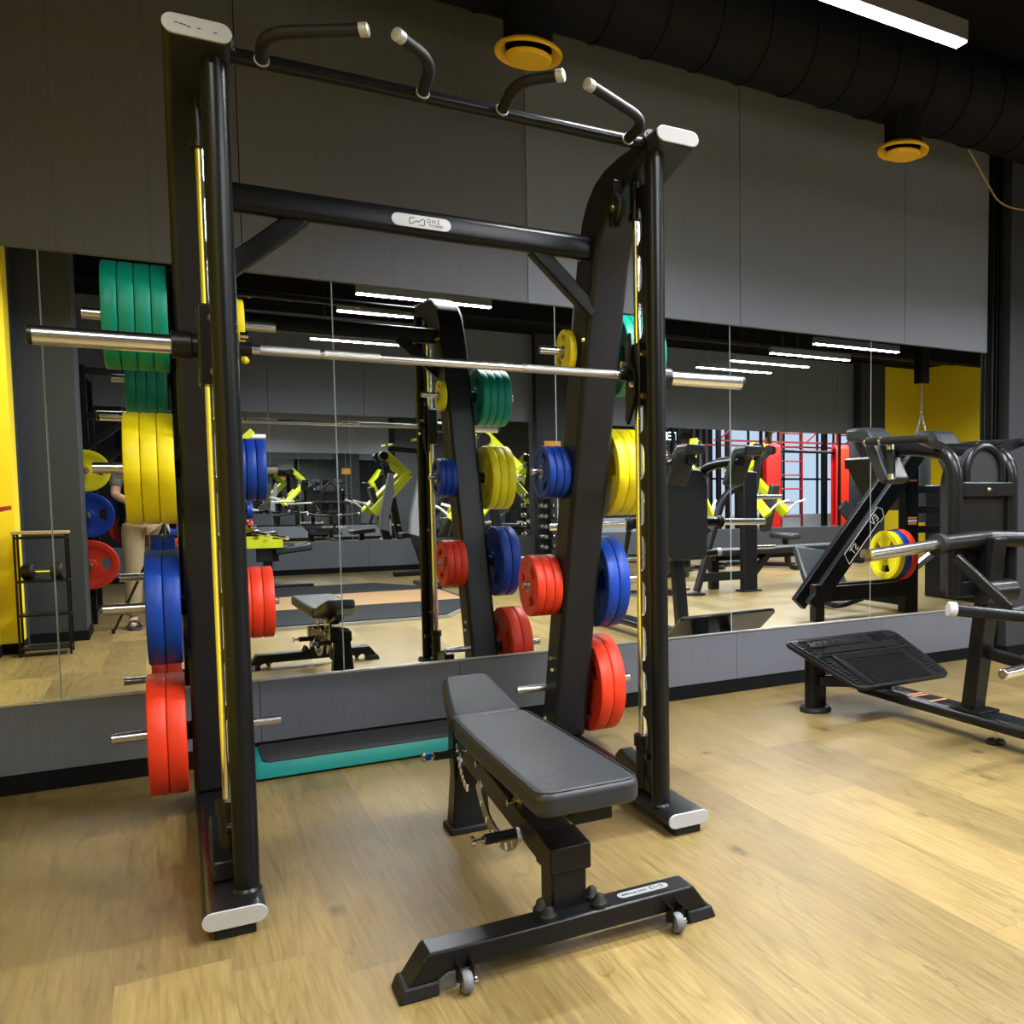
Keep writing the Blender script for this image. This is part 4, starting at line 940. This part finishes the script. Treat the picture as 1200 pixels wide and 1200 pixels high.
# lime armed lever machines
def lever_machine(lab, loc, rz, name='chest_press'):
    t = thing(name, lab, 'weight machine', loc, rz, 'lime armed machines behind the camera')
    B().sweep([(-.6, 0, .045), (.75, 0, .045)], stadium(.12, .06), up=(0, 0, 1)).build('floor_rail', 'satin', t)
    B().sweep([(-.55, -.5, .045), (-.55, .5, .045)], stadium(.12, .06)).build('cross_rail', 'satin', t)
    B().sweep([(.7, -.35, .045), (.7, .35, .045)], stadium(.12, .06)).build('cross_rail', 'satin', t)
    B().bar((.45, 0, .05), (.18, 0, 1.75), .12, .07, up=(0, 1, 0)).build('main_post', 'column', t, bevel=.01)
    B().bar((-.3, 0, .05), (-.25, 0, .45), .08, .08, up=(0, 1, 0)).build('seat_post', 'satin', t)
    B().box((-.25, 0, .49), (.42, .34, .08), Matrix.Rotation(-.08, 4, 'Y')).build('seat_pad', 'leather', t, bevel=.025, seg=3)
    B().box((.0, 0, .92), (.09, .30, .75), Matrix.Rotation(-.22, 4, 'Y')).build('back_pad', 'leather', t, bevel=.025, seg=3)
    for s in (-1, 1):
        arm = B()
        P = [(.12, s*.27, 1.88), (.52, s*.32, 1.52), (-.12, s*.42, .82)]
        arm.sweep(P, rrect(.16, .12, .02), up=(0, 1, 0)); arm.build('lever_arm', 'lime', t)
        B().cyl((.10, s*.18, 1.84), (.10, s*.36, 1.84), .075, seg=20).build('pivot_hub', 'plastic', t)
        B().bar((.2, s*.16, 1.7), (.1, s*.25, 1.84), .08, .1).build('pivot_bracket', 'column', t)
        B().cyl((.50, s*.34, 1.50), (.50, s*.66, 1.50), .0245, seg=16).build('weight_sleeve', 'chrome', t)
        B().tube([(-.10, s*.42, .84), (-.28, s*.42, 1.0), (-.45, s*.40, 1.05)], .017, 10, fil=.05).build('handle', 'white', t)
        B().cyl((.35, s*.05, .6), (.35, s*.36, .6), .0245, seg=16).build('storage_peg', 'chrome', t)
    return t
lm = lever_machine('lime armed chest press with bent lever arms reflected beside the smith column', (3.25, -7.1, 0), 0)
def rep(lab, loc, rz):
    c = copy_tree(lm); c.location = loc; c.rotation_euler = (0, 0, rz); c['label'] = lab; return c
rep('lime armed chest press directly behind the flat press bench', (6.3, -7.2, 0), 2.4)
rep('lime armed chest press next to the dark pad stand', (8.0, -7.4, 0), -2.2)
# shoulder press with light grey post
sp_ = thing('shoulder_press', 'shoulder press with light grey bent front post and lime grips', 'weight machine', (3.05, -9.0, 0))
B().prism([(x, -.0, z) for x, z in ((-.10, .85), (.05, 1.50), (.12, 1.50), (.12, 1.2), (.03, .80), (.03, .55), (-.12, .60))], (0, -.14, 0)).build('bent_post', 'greyarm', sp_, bevel=.01)
B().bar((-.05, -.07, .6), (.1, -.07, .1), .12, .12, up=(0, 1, 0)).build('lower_post', 'column', sp_, bevel=.01)
B().b2((-.35, -.12, 0), (.8, -.02, .07)).build('floor_rail', 'satin', sp_, bevel=.01)
B().b2((.6, -.5, 0), (.7, .35, .07)).build('cross_rail', 'satin', sp_, bevel=.01)
B().b2((.62, -.12, .05), (.74, -.02, 1.9)).build('rear_post', 'column', sp_, bevel=.01)
B().bar((.68, -.07, 1.85), (.05, -.07, 1.9), .1, .08).build('top_arm', 'column', sp_, bevel=.01)
B().b2((.2, -.25, .45), (.6, .1, .53)).build('seat_pad', 'leather', sp_, bevel=.02)
B().b2((.52, -.22, .6), (.6, .08, 1.3)).build('back_pad', 'leather', sp_, bevel=.02)
for s in (-1, 1):
    B().cyl((.05, -.07+s*.1, 1.95), (.05, -.07+s*.4, 1.95), .022, seg=14).build('grip', 'lime', sp_)
    B().cyl((.0, -.07+s*.02, .42), (.0, -.07+s*.5, .42), .022, seg=14).build('storage_peg', 'chrome', sp_)
# bracket bench machine at px 290-350
eb = thing('bracket_bench', 'black pad bench with lime yellow punched brackets reflected left of the bench', 'bench', (1.05, -8.1, 0))
B().b2((-.28, -.2, .555), (.08, -.15, .655)).build('lime_bracket', 'lime', eb, bevel=.003)
B().b2((-.28, .15, .525), (.16, .20, .625)).build('lime_bracket', 'lime', eb, bevel=.003)
B().box((.28, 0, .50), (.42, .34, .09), Matrix.Rotation(-.12, 4, 'Y')).build('seat_pad', 'leather', eb, bevel=.025, seg=3)
B().b2((-.12, -.06, .35), (.12, .06, .56)).build('seat_box', 'column', eb, bevel=.005)
B().b2((-.05, -.04, .03), (.05, .04, .36)).build('seat_post', 'satin', eb)
B().b2((-.5, -.06, 0), (.5, .06, .06)).build('floor_rail', 'satin', eb, bevel=.01)
B().b2((-.55, -.35, 0), (-.45, .35, .06)).build('cross_rail', 'satin', eb, bevel=.01)
B().bar((-.48, 0, .05), (-.22, 0, 1.85), .1, .08, up=(0, 1, 0)).build('rear_post', 'column', eb, bevel=.01)
B().bar((-.5, -.1, 1.55), (-.1, -.1, 1.95), .05, .07).build('lime_arm', 'lime', eb)
B().cyl((-.14, -.12, 1.88), (.04, -.12, 1.88), .03, seg=14).build('roller_grip', 'white', eb)
for z, x in ((.70, .0), (.66, .2)): B().cyl((x-.12, -.28, z), (x, .26, z-.02), .025, seg=12).build('chrome_roller', 'chrome', eb)
# glute / pad stand
gs = thing('pad_stand', 'small stand with two tilted dark pads in front of the red bags', 'weight machine', (9.7, -7.4, 0))
B().b2((-.45, -.05, 0), (.45, .05, .06)).build('floor_rail', 'satin', gs)
B().bar((.05, 0, .03), (.0, 0, .75), .08, .06, up=(0, 1, 0)).build('post', 'satin', gs)
for s in (-1, 1): B().box((s*.17, 0, .85), (.22, .06, .32), Matrix.Rotation(s*.3-.45, 4, 'Y')).build('pad', 'leather', gs, bevel=.015)
B().b2((-.15, -.3, 0), (-.05, .3, .06)).build('cross_rail', 'satin', gs)
# dumbbell tower by the pillar
dt = thing('dumbbell_rack', 'narrow dumbbell tower beside the dark pillar with the orange sign', 'rack', (5.25, -9.80, 0))
B().b2((-.04, -.05, 0), (.04, .05, 1.25)).build('post', 'satin', dt)
B().b2((-.22, -.14, 0), (.22, .16, .04)).build('base', 'satin', dt)
for k in range(6):
    z = .25+.165*k
    B().b2((-.17, .04, z), (.17, .12, z+.015)).build('cradle', 'satin', dt)
    for s in (-1, 1): dumbbell((5.25+s*.105, -9.72, z+.0155), PI/2, f'chrome dumbbell on the tower, {["lowest", "second lowest", "third", "fourth", "fifth", "topmost"][k]} {"pillar side" if s > 0 else "mirror side"}', .038, 'chrome dumbbells on the tower', 'steel')
tag(B().b2((5.27, YO+.201, 1.82), (5.55, YO+.207, 2.02)).build('wall_sign', 'orangesign', smooth=False), 'blank orange rectangular sign on the dark pillar', 'sign')
# chain hanging
ch = thing('hanging_chain', 'silver chain hanging from a black ceiling post near the yellow wall', 'chain', (10.8, -7.0, 0))
B().b2((-.09, -.09, 2.98), (.09, .09, ZC-.002)).build('ceiling_post', 'satin', ch)
b = B()
def link(b, c, d, k):
    d = V(d).normalized(); u = V((1, 0, 0)) if k % 2 else V((0, 1, 0)); u = (u-d*u.dot(d)).normalized()
    P = [V(c)+d*(.03*math.cos(a))+u*(.013*math.sin(a)) for a in [2*PI*i/10 for i in range(11)]]
    b.tube(P, .0045, 6)
for k in range(10): link(b, (0, 0, 2.95-k*.045), (0, 0, 1), k)
for dx, dy in ((-.2, 0), (.2, 0), (0, .18), (.0, -.18)):
    p0 = V((0, 0, 2.5)); p1 = V((dx, dy, 1.9))
    for k in range(14): link(b, p0.lerp(p1, k/14), p1-p0, k)
b.build('chain_links', 'steel', ch)
hb = tag(B().lathe([(0, .65), (.16, .65), (.17, .68), (.17, 1.85), (.16, 1.9), (0, 1.9)], (10.8, -7.0, 0), (0, 0, 1), 28).build('punch_bag', 'leather'), 'black punch bag hanging on the silver chain', 'punch bag')
# next hall : red rig, bags on a bar, sign
rigs = thing('training_rig', 'red and black functional training rig with ladders in the next hall', 'training rig', (12.2, -13.3, 0))
for x in (-2.2, -.9, .6, 2.0, 3.4):
    for y in (-.9, .9): B().b2((x-.045, y-.045, 0), (x+.045, y+.045, 2.75)).build('post', 'satin', rigs, smooth=False)
for y in (-.9, .9):
    B().b2((-2.3, y-.03, 2.66), (3.5, y+.03, 2.74)).build('top_rail', 'redpaint', rigs, smooth=False)
    B().b2((-2.3, y-.02, 2.25), (3.5, y+.02, 2.29)).build('top_rail', 'redpaint', rigs, smooth=False)
for x0 in (-.6, 1.0, 2.4):
    for x in (x0, x0+.6): B().b2((x-.02, .86, .1), (x+.02, .9, 2.7)).build('ladder_side', 'redpaint', rigs, smooth=False)
    for k in range(8): B().cyl((x0, .88, .3+.31*k), (x0+.6, .88, .3+.31*k), .016, seg=8).build('rung', 'redpaint', rigs)
for k in range(5): B().bar((-2.2+k*1.15, .9, 2.27), (-1.65+k*1.15, .9, 2.70), .03, .03).build('truss_brace', 'redpaint', rigs)
rk = thing('bag_bar', 'long black bar on two posts carrying folded red mats', 'rack', (11.6, -11.4, 0))
B().cyl((-1.8, 0, 2.02), (2.2, 0, 2.02), .035, seg=16).build('bar', 'satin', rk)
for x in (-1.75, 2.15): B().b2((x-.04, -.04, 0), (x+.04, .04, 2.05)).build('post', 'satin', rk)
for k, (x, w_) in enumerate(((10.68, .36), (12.56, .46), (13.14, .40))):
    b = B()
    pr = [(.055, .35), (.055, 2.05), (.045, 2.085), (0, 2.11), (-.045, 2.085), (-.055, 2.05), (-.055, .35), (-.115, .35), (-.115, 2.06), (-.08, 2.14), (0, 2.17), (.08, 2.14), (.115, 2.06), (.115, .35)]
    b.prism([(x-w_/2, -11.4+y, z) for y, z in pr], (w_, 0, 0))
    tag(b.build('folded_mat', 'redvinyl', bevel=.01), ['red padded mat folded over the bar beside the dark stand', 'wide red padded mat folded over the bar next to the far pillar', 'red padded mat at the far end of the bar'][k], 'mat', 'red mats on the bar')
dg = thing('digital_display', 'glowing white digital display on the hall back wall', 'display', (10.15, -15.2, 0))
B().b2((-.7, -.03, 2.32), (.7, 0, 2.68)).build('display_board', 'black', dg)
B().b2((-.03, -.03, 0), (.03, .0, 2.35)).build('display_post', 'satin', dg)
text('TE8 : 2', .28, 'glow', dg, (0, .004, 2.5), (PI/2, 0, PI), .002)
